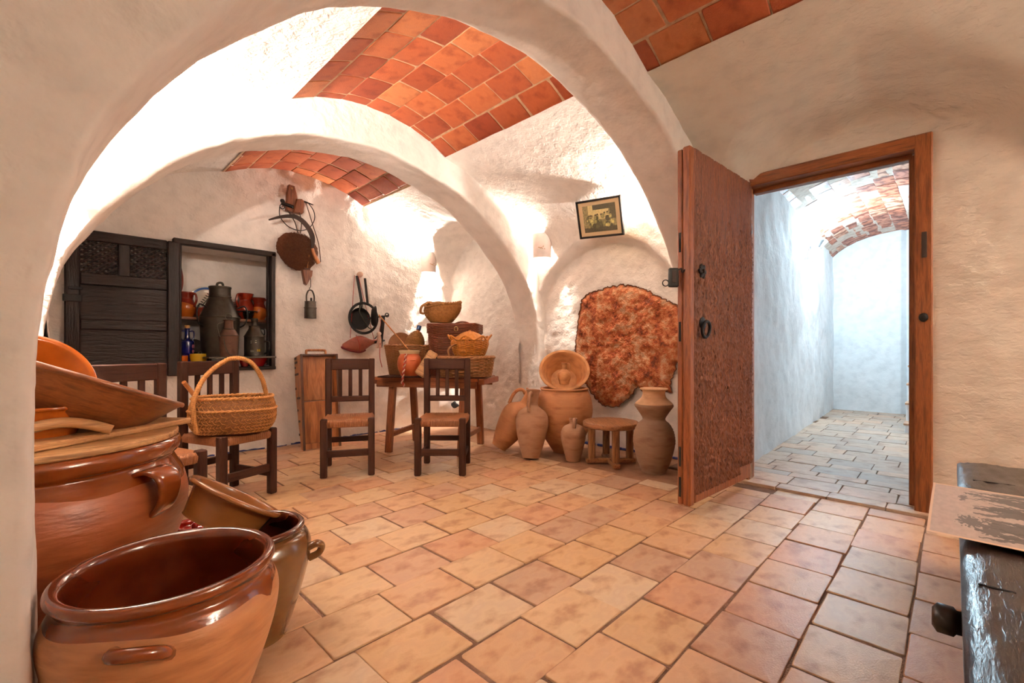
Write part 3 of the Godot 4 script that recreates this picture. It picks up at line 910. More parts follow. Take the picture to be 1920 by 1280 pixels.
func lamps() -> void:
	sconce("ceramic wall lamp with sprig relief in the far corner, left of the farther arch's foot", Vector3(3.20, 1.93, -4.50), -0.15, LAMP * 1.5)
	sconce("ceramic wall lamp with sprig relief right of the farther arch, left of the framed picture", Vector3(3.46, 1.92, -2.93), -1.05, LAMP * 0.6)
	sconce("unseen wall lamp behind the left end of the nearest arch, lighting the left haunch", Vector3(0.02, 1.92, -2.90), 1.1, LAMP * 1.7)  # out of view, placed to light the left haunch and farther arch
	for sd in [1, -1]:  # unseen lamps behind the arch feet, placed to light the haunches
		var o := thing("unseen_arch_lamp", "unseen small round lamp behind the %s foot of the nearest arch, lighting the haunch" % ["right", "left"][0 if sd > 0 else 1], "lamp", Vector3(CX + sd * 1.68, 1.95, -1.575), PI)
		var g := G.new()
		g.lathe(smooth(V2([0.0, 0.0, 0.045, 0.0, 0.048, 0.01, 0.040, 0.025, 0.0, 0.025]), 3), 20); g.move(Transform3D(Basis(Vector3.RIGHT, PI / 2), Vector3.ZERO)); part(o, "base", g, M.ceramic)
		g = G.new(); g.ball(Vector3(0, 0, 0.045), Vector3(0.026, 0.026, 0.022), 14, 10); part(o, "bulb", g, M.warm_bulb)
		var l := SpotLight3D.new()
		l.name = "lamp_light"
		add_child(l, true)
		l.position = Vector3(CX + sd * 1.68, 1.955, -1.62)
		l.basis = Basis.looking_at(Vector3(-sd * 0.35, 1.0, -0.55).normalized(), Vector3.RIGHT)
		l.light_color = WARM
		l.light_energy = LAMP * (0.30 if sd > 0 else 0.45)
		l.light_size = 0.02
		l.spot_angle = 80.0
		l.spot_angle_attenuation = 1.0
		l.spot_range = 14.0
		l.shadow_enabled = true
	sconce("unseen wall lamp behind the viewer, right end, lighting the near arch face", Vector3(2.3, 1.75, 2.25), PI, NEAR, SOFT)  # out of view, placed to light the near arch face
	sconce("unseen wall lamp lighting the door wall, at the viewer's left shoulder", Vector3(-0.87, 1.75, 0.9), PI / 2, NEAR, SOFT)  # out of view, placed to light the door wall

# ---------------------------------------------------------------- door
func door() -> void:
	# frame
	var f := thing("trim_3", "reddish brown wooden frame of the doorway", "door frame", Vector3.ZERO, 0, "", "structure")
	var g := G.new()
	g.box(Vector3(3.40, 1.035, -0.115), Vector3(0.12, 2.09, 0.075), 0.006)
	part(f, "jamb", g, M.frame_wood)
	g = G.new()
	g.box(Vector3(3.46, 1.0, -0.165), Vector3(0.06, 2.0, 0.03), 0.004)
	part(f, "door_stop", g, M.frame_wood)
	g = G.new()
	g.box(Vector3(3.40, 1.01, -1.02), Vector3(0.12, 2.04, 0.05), 0.006)
	part(f, "jamb", g, M.frame_wood)
	g = G.new()
	g.box(Vector3(3.402, 2.045, -0.575), Vector3(0.12, 0.075, 0.86), 0.006)
	part(f, "lintel", g, M.frame_wood_z)
	g = G.new()
	g.box(Vector3(3.46, 1.995, -0.58), Vector3(0.06, 0.035, 0.83), 0.004)
	part(f, "door_stop", g, M.frame_wood_z)
	g = G.new()
	g.box(Vector3(3.339, 1.47, -0.112), Vector3(0.008, 0.14, 0.022), 0.004)
	part(f, "latch_slot", g, M.iron_brown)
	g = G.new()
	g.ball(Vector3(3.338, 1.075, -0.115), Vector3(0.01, 0.024, 0.02), 12, 8)
	part(f, "keeper", g, M.iron)
	# leaf
	var d := thing("door_1", "open weathered plank door with iron ring and knocker", "door", Vector3(3.38, 0.03, -0.985), PI - 0.0665, "", "structure")
	var W := 0.905; var H := 2.0
	# rough boards; the weathered face looks along local -z
	var xs := [0.0, 0.20, 0.40, 0.585, 0.735, 0.845]
	for i in 5:
		var a: float = xs[i]; var b: float = xs[i + 1]
		var bot := 0.05 if i > 0 else 0.10
		g = G.new()
		var P := func(u: float, v: float) -> Vector3:
			var x := lerpf(a + 0.0015, b - 0.0015, u); var y := lerpf(bot, H - 0.05 * (0.845 - x) * 0.0, v)
			if i == 0 and u < 0.01: x -= 0.012 + nf.get_noise_1d(y * 30) * 0.010 - smoothstep(0.8, 1.0, v) * 0.022
			var worn := 1.0 - 0.75 * smoothstep(1.45, 1.75, y + nz.get_noise_2d(x * 8, 1.0) * 0.2)
			var n := (nf.get_noise_3d(x * 100, y * 26, i * 3.0) * 0.010 + nf.get_noise_3d(x * 20, y * 60, i * 9.0) * 0.004 + sin(y * 120.0 + nz.get_noise_2d(x * 12, y * 3) * 5.0) * 0.0016) * worn + nz.get_noise_3d(x * 10, y * 1.5, i * 5.0) * 0.004
			var rnd := 0.006 * pow(absf(u - 0.5) * 2.0, 8)
			return Vector3(x, y, -0.002 - n + rnd)
		g.grid(P, 40, 250, false, false)
		g.box(Vector3((a + b) * 0.5, (bot + H) * 0.5, 0.022), Vector3(b - a - 0.003, H - bot, 0.032), 0.003)
		part(d, "plank", g, M.door_wood)
	g = G.new()
	g.box(Vector3(0.872, H * 0.5, 0.018), Vector3(0.050, H, 0.045), 0.006)
	part(d, "stile", g, M.door_edge)
	g = G.new()
	g.box(Vector3(0.862, H * 0.5 - 0.004, 0.056), Vector3(0.07, H - 0.01, 0.030), 0.005)
	part(d, "stile", g, M.door_edge)
	for y in [0.12, 1.0, 1.88]:
		g = G.new()
		g.box(Vector3(0.42, y, 0.054), Vector3(0.82, 0.11, 0.03), 0.005)
		part(d, "ledge", g, M.door_edge)
	g = G.new()
	g.box(Vector3(0.42, 0.045, 0.02), Vector3(0.80, 0.09, 0.03), 0.005)
	part(d, "bottom_rail", g, M.door_edge)
	for y in [0.10, 0.27, 0.97, 1.47]:
		g = G.new()
		g.box(Vector3(0.8975, y, 0.055), Vector3(0.002, 0.11, 0.013), 0.0)
		part(d, "mortise", g, M.dark_hole)
	# ring handle
	g = G.new()
	g.lathe(smooth(V2([0.036, 0.0, 0.034, 0.006, 0.015, 0.010, 0.0, 0.010]), 3), 20)
	g.move(Transform3D(Basis(Vector3.RIGHT, -PI / 2), Vector3(0.755, 1.02, -0.006)))
	var ringp := part(d, "ring_plate", g, M.iron)
	g = G.new()
	g.tube(circle(Vector3(0.755, 0.985, -0.028), 0.046, 28, Vector3.RIGHT, Vector3(0, 0.98, -0.12)), 0.009, 10, true)
	part(ringp, "ring", g, M.iron)
	# rosette
	g = G.new()
	for k in 6:
		var th := TAU * k / 6
		g.ball(Vector3(0.765 + cos(th) * 0.024, 1.315 + sin(th) * 0.026, -0.012), Vector3(0.020, 0.013, 0.009), 10, 6, Basis(Vector3.BACK, th + 0.4))
	g.ball(Vector3(0.765, 1.315, -0.018), Vector3(0.012, 0.012, 0.012), 10, 6)
	part(d, "iron_rosette", g, M.iron)
	# padlock hanging on the edge
	var pl := thing("padlock", "old iron box padlock with key hanging on the door edge", "padlock", Vector3(2.445, 1.30, -1.118), -0.8)
	g = G.new()
	g.box(Vector3(0, 0, 0), Vector3(0.055, 0.105, 0.022), 0.005)
	part(pl, "lock_body", g, M.iron)
	g = G.new()
	g.box(Vector3(0, 0.005, 0.012), Vector3(0.022, 0.07, 0.006), 0.002)
	part(pl, "keyhole_cover", g, M.iron_brown)
	g = G.new()
	g.tube(smooth3([Vector3(0.02, 0.04, 0), Vector3(0.045, 0.05, 0), Vector3(0.05, 0.03, 0.0), Vector3(0.075, 0.055, 0.0)], 4), 0.005, 8)
	part(pl, "hasp", g, M.iron_brown)
	g = G.new()
	g.tube(circle(Vector3(-0.043, -0.03, 0), 0.017, 20), 0.003, 6, true)
	part(pl, "key", g, M.iron)

# ---------------------------------------------------------------- chairs
var chair0: Node3D
func make_chair() -> Node3D:
	var t := thing("rush_chair", "", "chair")
	metas(t, "", "", "dark rush-seated chairs")
	var w := 0.365; var d := 0.40; var l := 0.046
	var g := G.new()
	for s in [-1, 1]:
		g = G.new()
		g.box(Vector3(s * (w - l) / 2, 0.205, (d - l) / 2), Vector3(l, 0.41, l), 0.006)
		part(t, "leg", g, M.dark_wood)
	for s in [-1, 1]:
		g = G.new()
		g.box(Vector3(s * (w - l) / 2, 0.415, -(d - l) / 2), Vector3(l, 0.83, l * 0.9), 0.006)
		part(t, "back_post", g, M.dark_wood)
	g = G.new(); g.box(Vector3(0, 0.785, -(d - l) / 2), Vector3(w - 2 * l + 0.004, 0.085, l * 0.8), 0.005); part(t, "top_rail", g, M.dark_wood_x)
	g = G.new(); g.box(Vector3(0, 0.515, -(d - l) / 2), Vector3(w - 2 * l + 0.004, 0.042, l * 0.7), 0.004); part(t, "back_rail", g, M.dark_wood_x)
	for k in 3:
		g = G.new(); g.box(Vector3((k - 1) * 0.075, 0.64, -(d - l) / 2), Vector3(0.028, 0.22, 0.018), 0.003); part(t, "slat", g, M.dark_wood)
	g = G.new(); g.box(Vector3(0, 0.165, (d - l) / 2), Vector3(w - 2 * l + 0.004, 0.048, 0.024), 0.004); part(t, "stretcher", g, M.dark_wood_x)
	g = G.new(); g.box(Vector3(0, 0.20, -(d - l) / 2), Vector3(w - 2 * l + 0.004, 0.04, 0.024), 0.004); part(t, "stretcher", g, M.dark_wood_x)
	for s in [-1, 1]:
		g = G.new(); g.box(Vector3(s * (w - l) / 2, 0.125, 0), Vector3(0.024, 0.042, d - 2 * l + 0.004), 0.004); part(t, "stretcher", g, M.dark_wood_x)
	# rush seat: four fields of cords running from each rail to the middle, wrapped over the rails
	g = G.new()
	var hx := w / 2 - 0.012; var hz := d / 2 - 0.012; var y0 := 0.395
	var cord := func(a: Vector3, b: Vector3, down: float, wd: float) -> void:
		var dir := (b - a).normalized()
		var sd := dir.cross(Vector3.UP).normalized() * wd
		var up := Vector3(0, wd * 0.9, 0)
		var pts := [a - Vector3(0, down, 0) - dir * 0.0, a - dir * 0.004 - Vector3(0, 0.01, 0), a + Vector3(0, 0.002, 0) + dir * 0.008, b]
		var o := g.v.size()
		for q in 4:
			var nn := -dir if q < 2 else Vector3.UP
			g.v.append(pts[q] - sd); g.v.append(pts[q] + nn * wd * 0.9); g.v.append(pts[q] + sd)
			for q2 in 3: g.uv.append(Vector2(q2 * 0.5, q / 3.0))
		for q in 3:
			for e in 2:
				var i := o + q * 3 + e
				g.tri(i, i + 3, i + 4); g.tri(i, i + 4, i + 1)
	var n := 26
	for k in n:
		var s := -1.0 + 2.0 * (k + 0.5) / n
		for e in [-1.0, 1.0]:
			var dip := -0.012 * (1.0 - absf(s))
			if absf(s) < 0.90:
				cord.call(Vector3(s * hx, y0, e * hz), Vector3(s * hx, y0 + dip, e * hz * absf(s) * 0.98), 0.042, hx / n)
			cord.call(Vector3(e * hx, y0, s * hz * 0.88), Vector3(e * hx * absf(s) * 0.98, y0 + dip, s * hz), 0.042, hz / n)
	g.box(Vector3(0, y0 - 0.03, 0), Vector3(2 * hx - 0.012, 0.036, 2 * hz - 0.012), 0.004)
	part(t, "rush_seat", g, M.rush)
	return t

func chairs() -> void:
	chair0 = make_chair()
	chair0.set_meta("label", "dark slatted chair with empty rush seat in front of the leaning wooden trough")
	chair0.set_meta("category", "chair")
	chair0.position = Vector3(1.595, 0, -3.24)
	chair0.rotation.y = -0.507
	copy(chair0, "dark slatted chair with empty rush seat in front of the basket table", Vector3(2.105, 0, -2.755), -0.80)
	copy(chair0, "dark slatted chair with the straw basket on its rush seat", Vector3(0.792, 0, -3.183), 0.354)
	copy(chair0, "dark slatted chair half hidden behind the lidded glazed jar", Vector3(0.331, 0, -2.76), 0.31)

# ---------------------------------------------------------------- pots
func handle(under: Node3D, pts: Array, r: float, m: Material, flat := 1.0) -> MeshInstance3D:
	var g := G.new()
	g.tube(smooth3(pts, 6), r, 10, false, -1.0, true)
	return part(under, "handle", g, m)

# strap of clay following a line of points; w its width at top and bottom, t its thickness
func strap(under: Node3D, pts: Array, side: Vector3, w0: float, w1: float, t: float, m: Material) -> MeshInstance3D:
	var p := smooth3(pts, 6)
	var n := p.size() - 1
	var g := G.new()
	g.grid(func(a: float, b: float) -> Vector3:
		var i := int(round(b * n))
		var tg := (p[mini(i + 1, n)] - p[maxi(i - 1, 0)]).normalized()
		var o := side.cross(tg).normalized()
		var th := a * TAU
		var q := Vector2(signf(cos(th)) * pow(absf(cos(th)), 0.6), signf(sin(th)) * pow(absf(sin(th)), 0.6))
		return p[i] + side * q.x * lerpf(w0, w1, b) * 0.5 + o * q.y * t * 0.5, 24, n, true)
	return part(under, "handle", g, m)

func glazed_jars() -> void:
	# big lidded jar on the left
	var j := thing("glazed_jar", "big glazed jar with a wooden lid on the far left", "jar", Vector3(-0.034, 0, -2.05))
	var pr := smooth(V2([0.0, 0.0, 0.21, 0.0, 0.225, 0.01, 0.30, 0.12, 0.375, 0.26, 0.405, 0.38, 0.395, 0.47, 0.37, 0.525, 0.362, 0.545, 0.378, 0.56, 0.384, 0.585, 0.376, 0.603, 0.36, 0.605, 0.345, 0.59, 0.345, 0.53, 0.37, 0.46, 0.375, 0.36, 0.30, 0.15, 0.2, 0.03, 0.0, 0.025]), 5)
	var ed := func(th: float) -> float: return 0.335 + 0.014 * sin(th * 3.0) + 0.010 * sin(th * 7.0 + 1.0)
	var g := G.new(); g.lathe(pr, 72, 0.004, 0.0, -1.0, ed, 40); part(j, "lower_body", g, M.bare_shaded)
	g = G.new(); g.lathe(pr, 72, 0.004, -1.0, 1.0, ed, 70); part(j, "glazed_body", g, M.glaze)
	for a in [-0.80, -0.80 + PI]:
		var hb := Basis(Vector3.UP, a)
		strap(j, [hb * Vector3(0.360, 0.520, 0), hb * Vector3(0.400, 0.530, 0), hb * Vector3(0.432, 0.512, 0), hb * Vector3(0.440, 0.468, 0), hb * Vector3(0.425, 0.42, 0), hb * Vector3(0.385, 0.385, 0)], hb * Vector3(0, 0, 1), 0.11, 0.065, 0.02, M.glaze)
	# lid
	var l := thing("jar_lid", "round pale wooden lid with a batten lying on the big jar", "lid", Vector3(-0.034, 0.606, -2.05))
	g = G.new(); g.lathe(PackedVector2Array([Vector2(0, 0), Vector2(0.374, 0), Vector2(0.378, 0.004), Vector2(0.378, 0.016), Vector2(0.374, 0.02), Vector2(0, 0.02)]), 72); part(l, "board", g, M.pale_wood)
	g = G.new(); g.box(Vector3(0.13, 0.031, 0.13), Vector3(0.60, 0.020, 0.16), 0.004, Basis(Vector3.UP, 0.63)); part(l, "batten", g, M.pale_wood)
	g = G.new(); g.tube(smooth3([Vector3(-0.06, 0.045, 0.27), Vector3(0.0, 0.075, 0.24), Vector3(0.07, 0.085, 0.22), Vector3(0.13, 0.072, 0.215), Vector3(0.18, 0.05, 0.22)], 6), 0.015, 10); part(l, "grip", g, M.pale_wood)
	# wooden bowl tilted on the lid
	var n := Vector3(0.413, 0.96, -0.024).normalized()
	var xa := Vector3.UP.cross(n).normalized()
	var b := Basis(xa, n, xa.cross(n))
	var t := thing("wooden_bowl", "wide brown wooden bowl lying tilted on the big jar's lid", "bowl", Vector3(0.11, 0.80, -2.04))
	t.basis = b
	g = G.new()
	g.lathe(smooth(V2([0.0, -0.13, 0.15, -0.13, 0.165, -0.125, 0.215, -0.065, 0.255, -0.012, 0.268, -0.006, 0.270, 0.004, 0.262, 0.010, 0.245, 0.0, 0.20, -0.06, 0.15, -0.105, 0.0, -0.11]), 4), 64, 0.004)
	part(t, "body", g, M.trough_wood)
	# orange basin standing on edge behind it
	var ob := thing("orange_basin", "orange glazed basin propped on edge behind the wooden bowl", "basin", Vector3(-0.03, 0.785, -2.33))
	var n2 := Vector3(0.28, 0.42, 0.86).normalized()
	var x2 := Vector3.UP.cross(n2).normalized()
	ob.basis = Basis(x2, n2, x2.cross(n2))
	g = G.new()
	g.lathe(smooth(V2([0.0, -0.09, 0.10, -0.09, 0.12, -0.08, 0.165, 0.0, 0.182, 0.004, 0.182, 0.012, 0.168, 0.014, 0.155, 0.002, 0.11, -0.065, 0.09, -0.075, 0.0, -0.077]), 4), 56)
	part(ob, "body", g, M.glaze_orange)
	# small brown pot under the basin
	var sp := thing("brown_pot", "small orange brown pot beside the lid's grip at the arch edge", "pot", Vector3(0.0, 0.627, -1.935))
	g = G.new()
	g.lathe(smooth(V2([0.0, 0.0, 0.06, 0.0, 0.085, 0.05, 0.09, 0.09, 0.10, 0.10, 0.098, 0.108, 0.085, 0.10, 0.07, 0.05, 0.0, 0.015]), 4), 40)
	part(sp, "body", g, M.glaze_orange)
	# open jar in front
	j = thing("glazed_jar", "open two-tone glazed jar at the lower left corner", "jar", Vector3(0.207, 0, -1.29))
	pr = smooth(V2([0.0, 0.0, 0.115, 0.0, 0.128, 0.012, 0.17, 0.12, 0.208, 0.24, 0.219, 0.315, 0.207, 0.355, 0.196, 0.372, 0.198, 0.385, 0.209, 0.398, 0.206, 0.412, 0.192, 0.414, 0.181, 0.40, 0.182, 0.37, 0.20, 0.31, 0.185, 0.2, 0.13, 0.04, 0.0, 0.025]), 6)
	var ed2 := func(th: float) -> float: return 0.345 + 0.010 * sin(th * 2.0 + 0.6) + 0.008 * sin(th * 5.0) - 0.035 * exp(-pow((fposmod(th, TAU) - 5.55) * 9.0, 2.0))
	g = G.new(); g.lathe(pr, 96, 0.004, 0.0, -1.0, ed2, 36); part(j, "bare_body", g, M.bare)
	g = G.new(); g.lathe(pr, 96, 0.004, -1.0, 0.60, ed2, 60); part(j, "glazed_shoulder", g, M.glaze)
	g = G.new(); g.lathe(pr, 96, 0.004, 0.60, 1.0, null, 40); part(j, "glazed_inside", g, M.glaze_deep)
	for a in [-1.95, -1.95 + PI]:
		var hb := Basis(Vector3.UP, a)
		handle(j, [hb * Vector3(0.200, 0.335, 0.042), hb * Vector3(0.235, 0.348, 0.036), hb * Vector3(0.25, 0.350, 0.0), hb * Vector3(0.237, 0.338, -0.034), hb * Vector3(0.205, 0.315, -0.042)], 0.013, M.glaze)
	# dark crock
	j = thing("glazed_crock", "dark olive brown glazed crock with ear handles holding a tilted pan", "crock", Vector3(0.46, 0, -1.59))
	g = G.new()
	pr = smooth(V2([0.0, 0.0, 0.095, 0.0, 0.104, 0.01, 0.135, 0.10, 0.162, 0.20, 0.172, 0.265, 0.160, 0.305, 0.142, 0.320]), 5)
	g.lathe(pr, 72, 0.006); part(j, "body", g, M.glaze_brown)
	g = G.new()
	g.lathe(smooth(V2([0.142, 0.320, 0.149, 0.326, 0.151, 0.336, 0.143, 0.343, 0.131, 0.338, 0.130, 0.31, 0.15, 0.25, 0.12, 0.1, 0.08, 0.03, 0.0, 0.025]), 5), 72, 0.006); part(j, "rim", g, M.glaze_rim)
	for a in [0.0, PI]:
		var hb := Basis(Vector3.UP, a - 0.5)
		handle(j, [hb * Vector3(0.160, 0.262, 0.026), hb * Vector3(0.190, 0.272, 0.020), hb * Vector3(0.204, 0.255, 0.0), hb * Vector3(0.194, 0.228, -0.012), hb * Vector3(0.164, 0.215, -0.012)], 0.0115, M.glaze_brown)
	# pan tilted in the crock
	var p := thing("glazed_pan", "brown glazed pan lying tilted in the mouth of the dark crock", "pan", Vector3(0.455, 0.40, -1.735))
	var rt := Vector3(0.696, 0, 0.718); var fw := Vector3(0.718, 0, -0.696)
	var n3 := (rt * 0.43 + Vector3.UP * 0.9 + fw * 0.42).normalized()
	var x3 := Vector3.UP.cross(n3).normalized()
	p.basis = Basis(x3, n3, x3.cross(n3))
	g = G.new()
	g.lathe(smooth(V2([0.0, -0.095, 0.105, -0.095, 0.115, -0.088, 0.135, -0.01, 0.152, -0.004, 0.156, 0.004, 0.150, 0.012, 0.134, 0.01, 0.126, 0.0, 0.108, -0.075, 0.0, -0.08]), 4), 56)
	part(p, "body", g, M.pan_brown)
	# little orange dish between
	var od := thing("orange_dish", "small orange glazed dish on the floor between the jars", "dish", Vector3(0.42, 0, -2.16))
	g = G.new()
	g.lathe(smooth(V2([0.0, 0.0, 0.05, 0.0, 0.06, 0.05, 0.062, 0.17, 0.075, 0.205, 0.072, 0.213, 0.06, 0.208, 0.05, 0.18, 0.0, 0.175]), 4), 40)
	part(od, "body", g, M.red_glaze)
	g = G.new(); g.ball(Vector3(0.0, 0.20, 0.0), Vector3(0.012, 0.016, 0.012), 10, 6); part(od, "knob", g, M.red_glaze)

func clay_jugs() -> void:
	var g := G.new()
	# large storage jar
	var j := thing("storage_jar", "large wide-mouthed clay storage jar against the niche", "jar", Vector3(3.218, 0, -2.473))
	g.lathe(smooth(V2([0.0, 0.0, 0.095, 0.0, 0.105, 0.01, 0.165, 0.10, 0.215, 0.20, 0.245, 0.33, 0.247, 0.40, 0.232, 0.48, 0.205, 0.54, 0.212, 0.548, 0.212, 0.558, 0.200, 0.562, 0.185, 0.55, 0.21, 0.47, 0.22, 0.36, 0.15, 0.12, 0.0, 0.04]), 5), 64, 0.006)
	part(j, "body", g, M.clay)
	g = G.new()
	g.lathe(smooth(V2([0.2155, 0.197, 0.221, 0.20, 0.221, 0.212, 0.2185, 0.216]), 3), 64, 0.006); part(j, "band", g, M.clay)
	# bowl leaning in its mouth
	var b := thing("clay_bowl", "wide pale clay bowl standing tilted on the large storage jar", "bowl", Vector3(3.20, 0.715, -2.46))
	var n := Vector3(-0.60, 0.62, 0.50).normalized()
	var xa := Vector3.UP.cross(n).normalized()
	b.basis = Basis(xa, n, xa.cross(n))
	g = G.new()
	g.lathe(smooth(V2([0.0, -0.155, 0.11, -0.155, 0.13, -0.145, 0.19, -0.02, 0.212, -0.004, 0.222, 0.004, 0.220, 0.014, 0.205, 0.016, 0.188, 0.002, 0.125, -0.125, 0.10, -0.137, 0.0, -0.14]), 5), 64, 0.004)
	part(b, "body", g, M.clay_light)
	# tiny jug inside
	var t := thing("small_jug", "tiny pale clay jug standing inside the tilted bowl", "jug", Vector3(3.155, 0.598, -2.425), -0.9)
	g = G.new()
	g.lathe(smooth(V2([0.0, 0.0, 0.036, 0.0, 0.043, 0.02, 0.058, 0.07, 0.05, 0.105, 0.022, 0.128, 0.020, 0.155, 0.026, 0.182, 0.022, 0.183, 0.014, 0.15, 0.0, 0.13]), 4), 36); part(t, "body", g, M.clay_light)
	handle(t, [Vector3(0.02, 0.168, 0), Vector3(0.036, 0.178, 0.012), Vector3(0.048, 0.155, 0.02), Vector3(0.046, 0.112, 0.018)], 0.008, M.clay_light)
	# jug leaning far over
	var jug := func(lbl: String, at: Vector3, tip: Vector3, hturn: float, m: Material, s: float) -> Node3D:
		var o := thing("clay_jug", lbl, "jug", at, 0, "")
		var up := (tip - at).normalized()
		var q := Basis(Quaternion(Vector3.UP, up)) * Basis(Vector3.UP, hturn)
		o.basis = q.scaled(Vector3.ONE * s)
		var k := G.new()
		k.lathe(smooth(V2([0.0, 0.0, 0.062, 0.0, 0.070, 0.012, 0.108, 0.13, 0.134, 0.25, 0.134, 0.32, 0.112, 0.375, 0.06, 0.415, 0.043, 0.435, 0.042, 0.48, 0.052, 0.535, 0.060, 0.555, 0.052, 0.557, 0.036, 0.49, 0.03, 0.42, 0.0, 0.40]), 5), 56, 0.006)
		part(o, "body", k, m)
		handle(o, [Vector3(0.042, 0.505, 0), Vector3(0.075, 0.525, 0), Vector3(0.115, 0.50, 0), Vector3(0.128, 0.44, 0), Vector3(0.118, 0.365, 0)], 0.015, m)
		return o
	jug.call("tall clay jug leaning far to the right with its handle raised, leftmost of the jugs", Vector3(2.795, 0.045, -2.87), Vector3(3.03, 0.56, -2.66), 2.4, M.clay, 1.02)
	jug.call("grey brown clay jug leaning back on the storage jar", Vector3(2.79, 0.01, -2.49), Vector3(2.88, 0.55, -2.54), 3.6, M.clay_grey, 1.0)
	var sj := thing("clay_jug", "short reddish clay jug beside the round stool", "jug", Vector3(3.0, 0, -2.215))
	g = G.new()
	g.lathe(smooth(V2([0.0, 0.0, 0.054, 0.0, 0.060, 0.012, 0.082, 0.10, 0.100, 0.18, 0.098, 0.235, 0.075, 0.275, 0.036, 0.295, 0.030, 0.315, 0.034, 0.338, 0.028, 0.340, 0.02, 0.31, 0.0, 0.30]), 5), 48, 0.008); part(sj, "body", g, M.clay_grey)
	handle(sj, [Vector3(-0.02, 0.325, 0.02), Vector3(-0.04, 0.338, 0.04), Vector3(-0.058, 0.32, 0.055), Vector3(-0.058, 0.275, 0.052)], 0.014, M.clay_grey)
	# urn with a pot turned over on it
	var u := thing("clay_urn", "ribbed grey brown clay urn with flaring mouth beside the open door", "urn", Vector3(3.14, 0, -1.585))
	g = G.new()
	var up := V2([0.0, 0.0, 0.082, 0.0, 0.09, 0.01, 0.122, 0.09, 0.146, 0.19, 0.150, 0.24, 0.14, 0.30, 0.115, 0.35, 0.086, 0.378, 0.082, 0.395, 0.095, 0.42, 0.125, 0.465, 0.137, 0.482, 0.137, 0.494, 0.128, 0.496, 0.09, 0.43, 0.07, 0.39, 0.0, 0.38])
	var us := smooth(up, 6)
	for k in us.size():
		if us[k].y > 0.2 and us[k].y < 0.36 and us[k].x > 0.1: us[k].x += 0.0022 * sin(us[k].y * 300.0)
	g.lathe(us, 56, 0.005); part(u, "body", g, M.clay_urn)
	var cp := thing("clay_pot", "pale clay pot set upside down on the urn's mouth", "pot", Vector3(3.14, 0.494, -1.585))
	g = G.new()
	g.lathe(smooth(V2([0.118, 0.003, 0.130, 0.0, 0.132, 0.012, 0.112, 0.03, 0.088, 0.055, 0.080, 0.085, 0.086, 0.105, 0.100, 0.113, 0.098, 0.121, 0.08, 0.121, 0.0, 0.117]), 5), 56, 0.005); part(cp, "body", g, M.clay_pale_lit)
	# round stool
	var s := thing("round_stool", "low round wooden stool on crossed floor bars between the clay pots", "stool", Vector3(3.13, 0, -1.945), 0.8)
	g = G.new()
	g.lathe(PackedVector2Array([Vector2(0, 0.292), Vector2(0.212, 0.292), Vector2(0.219, 0.298), Vector2(0.219, 0.326), Vector2(0.212, 0.333), Vector2(0, 0.333)]), 56, 0.004); part(s, "seat", g, M.stool_wood)
	for k in 4:
		var th := TAU * k / 4.0
		g = G.new(); g.box(Vector3(cos(th) * 0.152, 0.165, sin(th) * 0.152), Vector3(0.052, 0.26, 0.052), 0.01, Basis(Vector3.UP, -th)); part(s, "leg", g, M.stool_wood_y)
	for k in 2:
		g = G.new(); g.box(Vector3(0, 0.022 + 0.004 * k, 0), Vector3(0.40, 0.04, 0.062), 0.014, Basis(Vector3.UP, k * PI / 2)); part(s, "floor_bar", g, M.stool_wood)

# ---------------------------------------------------------------- weaving
# wall(angle, t) -> point on the basket wall; stakes and woven strands
func weave(wall: Callable, stakes: int, rows: int, r: float, amp: float, t0 := 0.0, t1 := 1.0) -> G:
	var g := G.new()
	var per := stakes * 3
	for k in rows:
		var t := lerpf(t0, t1, (k + 0.5) / rows)
		var pts := PackedVector3Array()
		for i in per:
			var a := TAU * i / per
			var p: Vector3 = wall.call(a, t)
			var c: Vector3 = wall.call(a + 0.02, t)
			var out := (c - p).cross(Vector3.UP).normalized()
			var s := sin(a * stakes * 0.5 * 2.0 * 0.5 + k * PI)
			pts.append(p + out * amp * s)
		g.tube(pts, r, 4, true)
	return g

func stake_set(wall: Callable, stakes: int, r: float, t0 := 0.0, t1 := 1.0) -> G:
	var g := G.new()
	for i in stakes:
		var pts := PackedVector3Array()
		for q in 7: pts.append(wall.call(TAU * i / stakes, lerpf(t0, t1, q / 6.0)))
		g.tube(pts, r, 5)
	return g

func ring_braid(wall: Callable, t: float, r: float, n := 60, off := 0.0) -> G:
	var g := G.new()
	for s in 2:
		var pts := PackedVector3Array()
		for i in n * 2:
			var a := TAU * i / (n * 2)
			var p: Vector3 = wall.call(a, t)
			var c: Vector3 = wall.call(a + 0.02, t)
			var out := (c - p).cross(Vector3.UP).normalized()
			var ph := a * n * 0.5 + s * PI
			pts.append(p + out * cos(ph) * r * 0.8 + Vector3(0, sin(ph) * r * 0.8 + off, 0))
		g.tube(pts, r, 5, true)
	return g

func sq(a: float, n: float) -> Vector2:
	var c := cos(a); var s := sin(a)
	return Vector2(signf(c) * pow(absf(c), 2.0 / n), signf(s) * pow(absf(s), 2.0 / n))

# lining so that a basket is not see-through
func lining(wall: Callable, shrink: float, floor_y: float) -> G:
	var g := G.new()
	var c: Vector3 = wall.call(0.0, 0.0) * 0.5 + wall.call(PI, 0.0) * 0.5
	g.grid(func(a: float, b: float) -> Vector3:
		var p: Vector3 = wall.call(a * TAU, b)
		return Vector3((p.x - c.x) * shrink + c.x, p.y, (p.z - c.z) * shrink + c.z), 40, 6, true, true)
	g.grid(func(a: float, b: float) -> Vector3:
		var p: Vector3 = wall.call(a * TAU, 0.0)
		return Vector3(lerpf(c.x, p.x, b), floor_y, lerpf(c.z, p.z, b)), 40, 2, true, true)
	return g

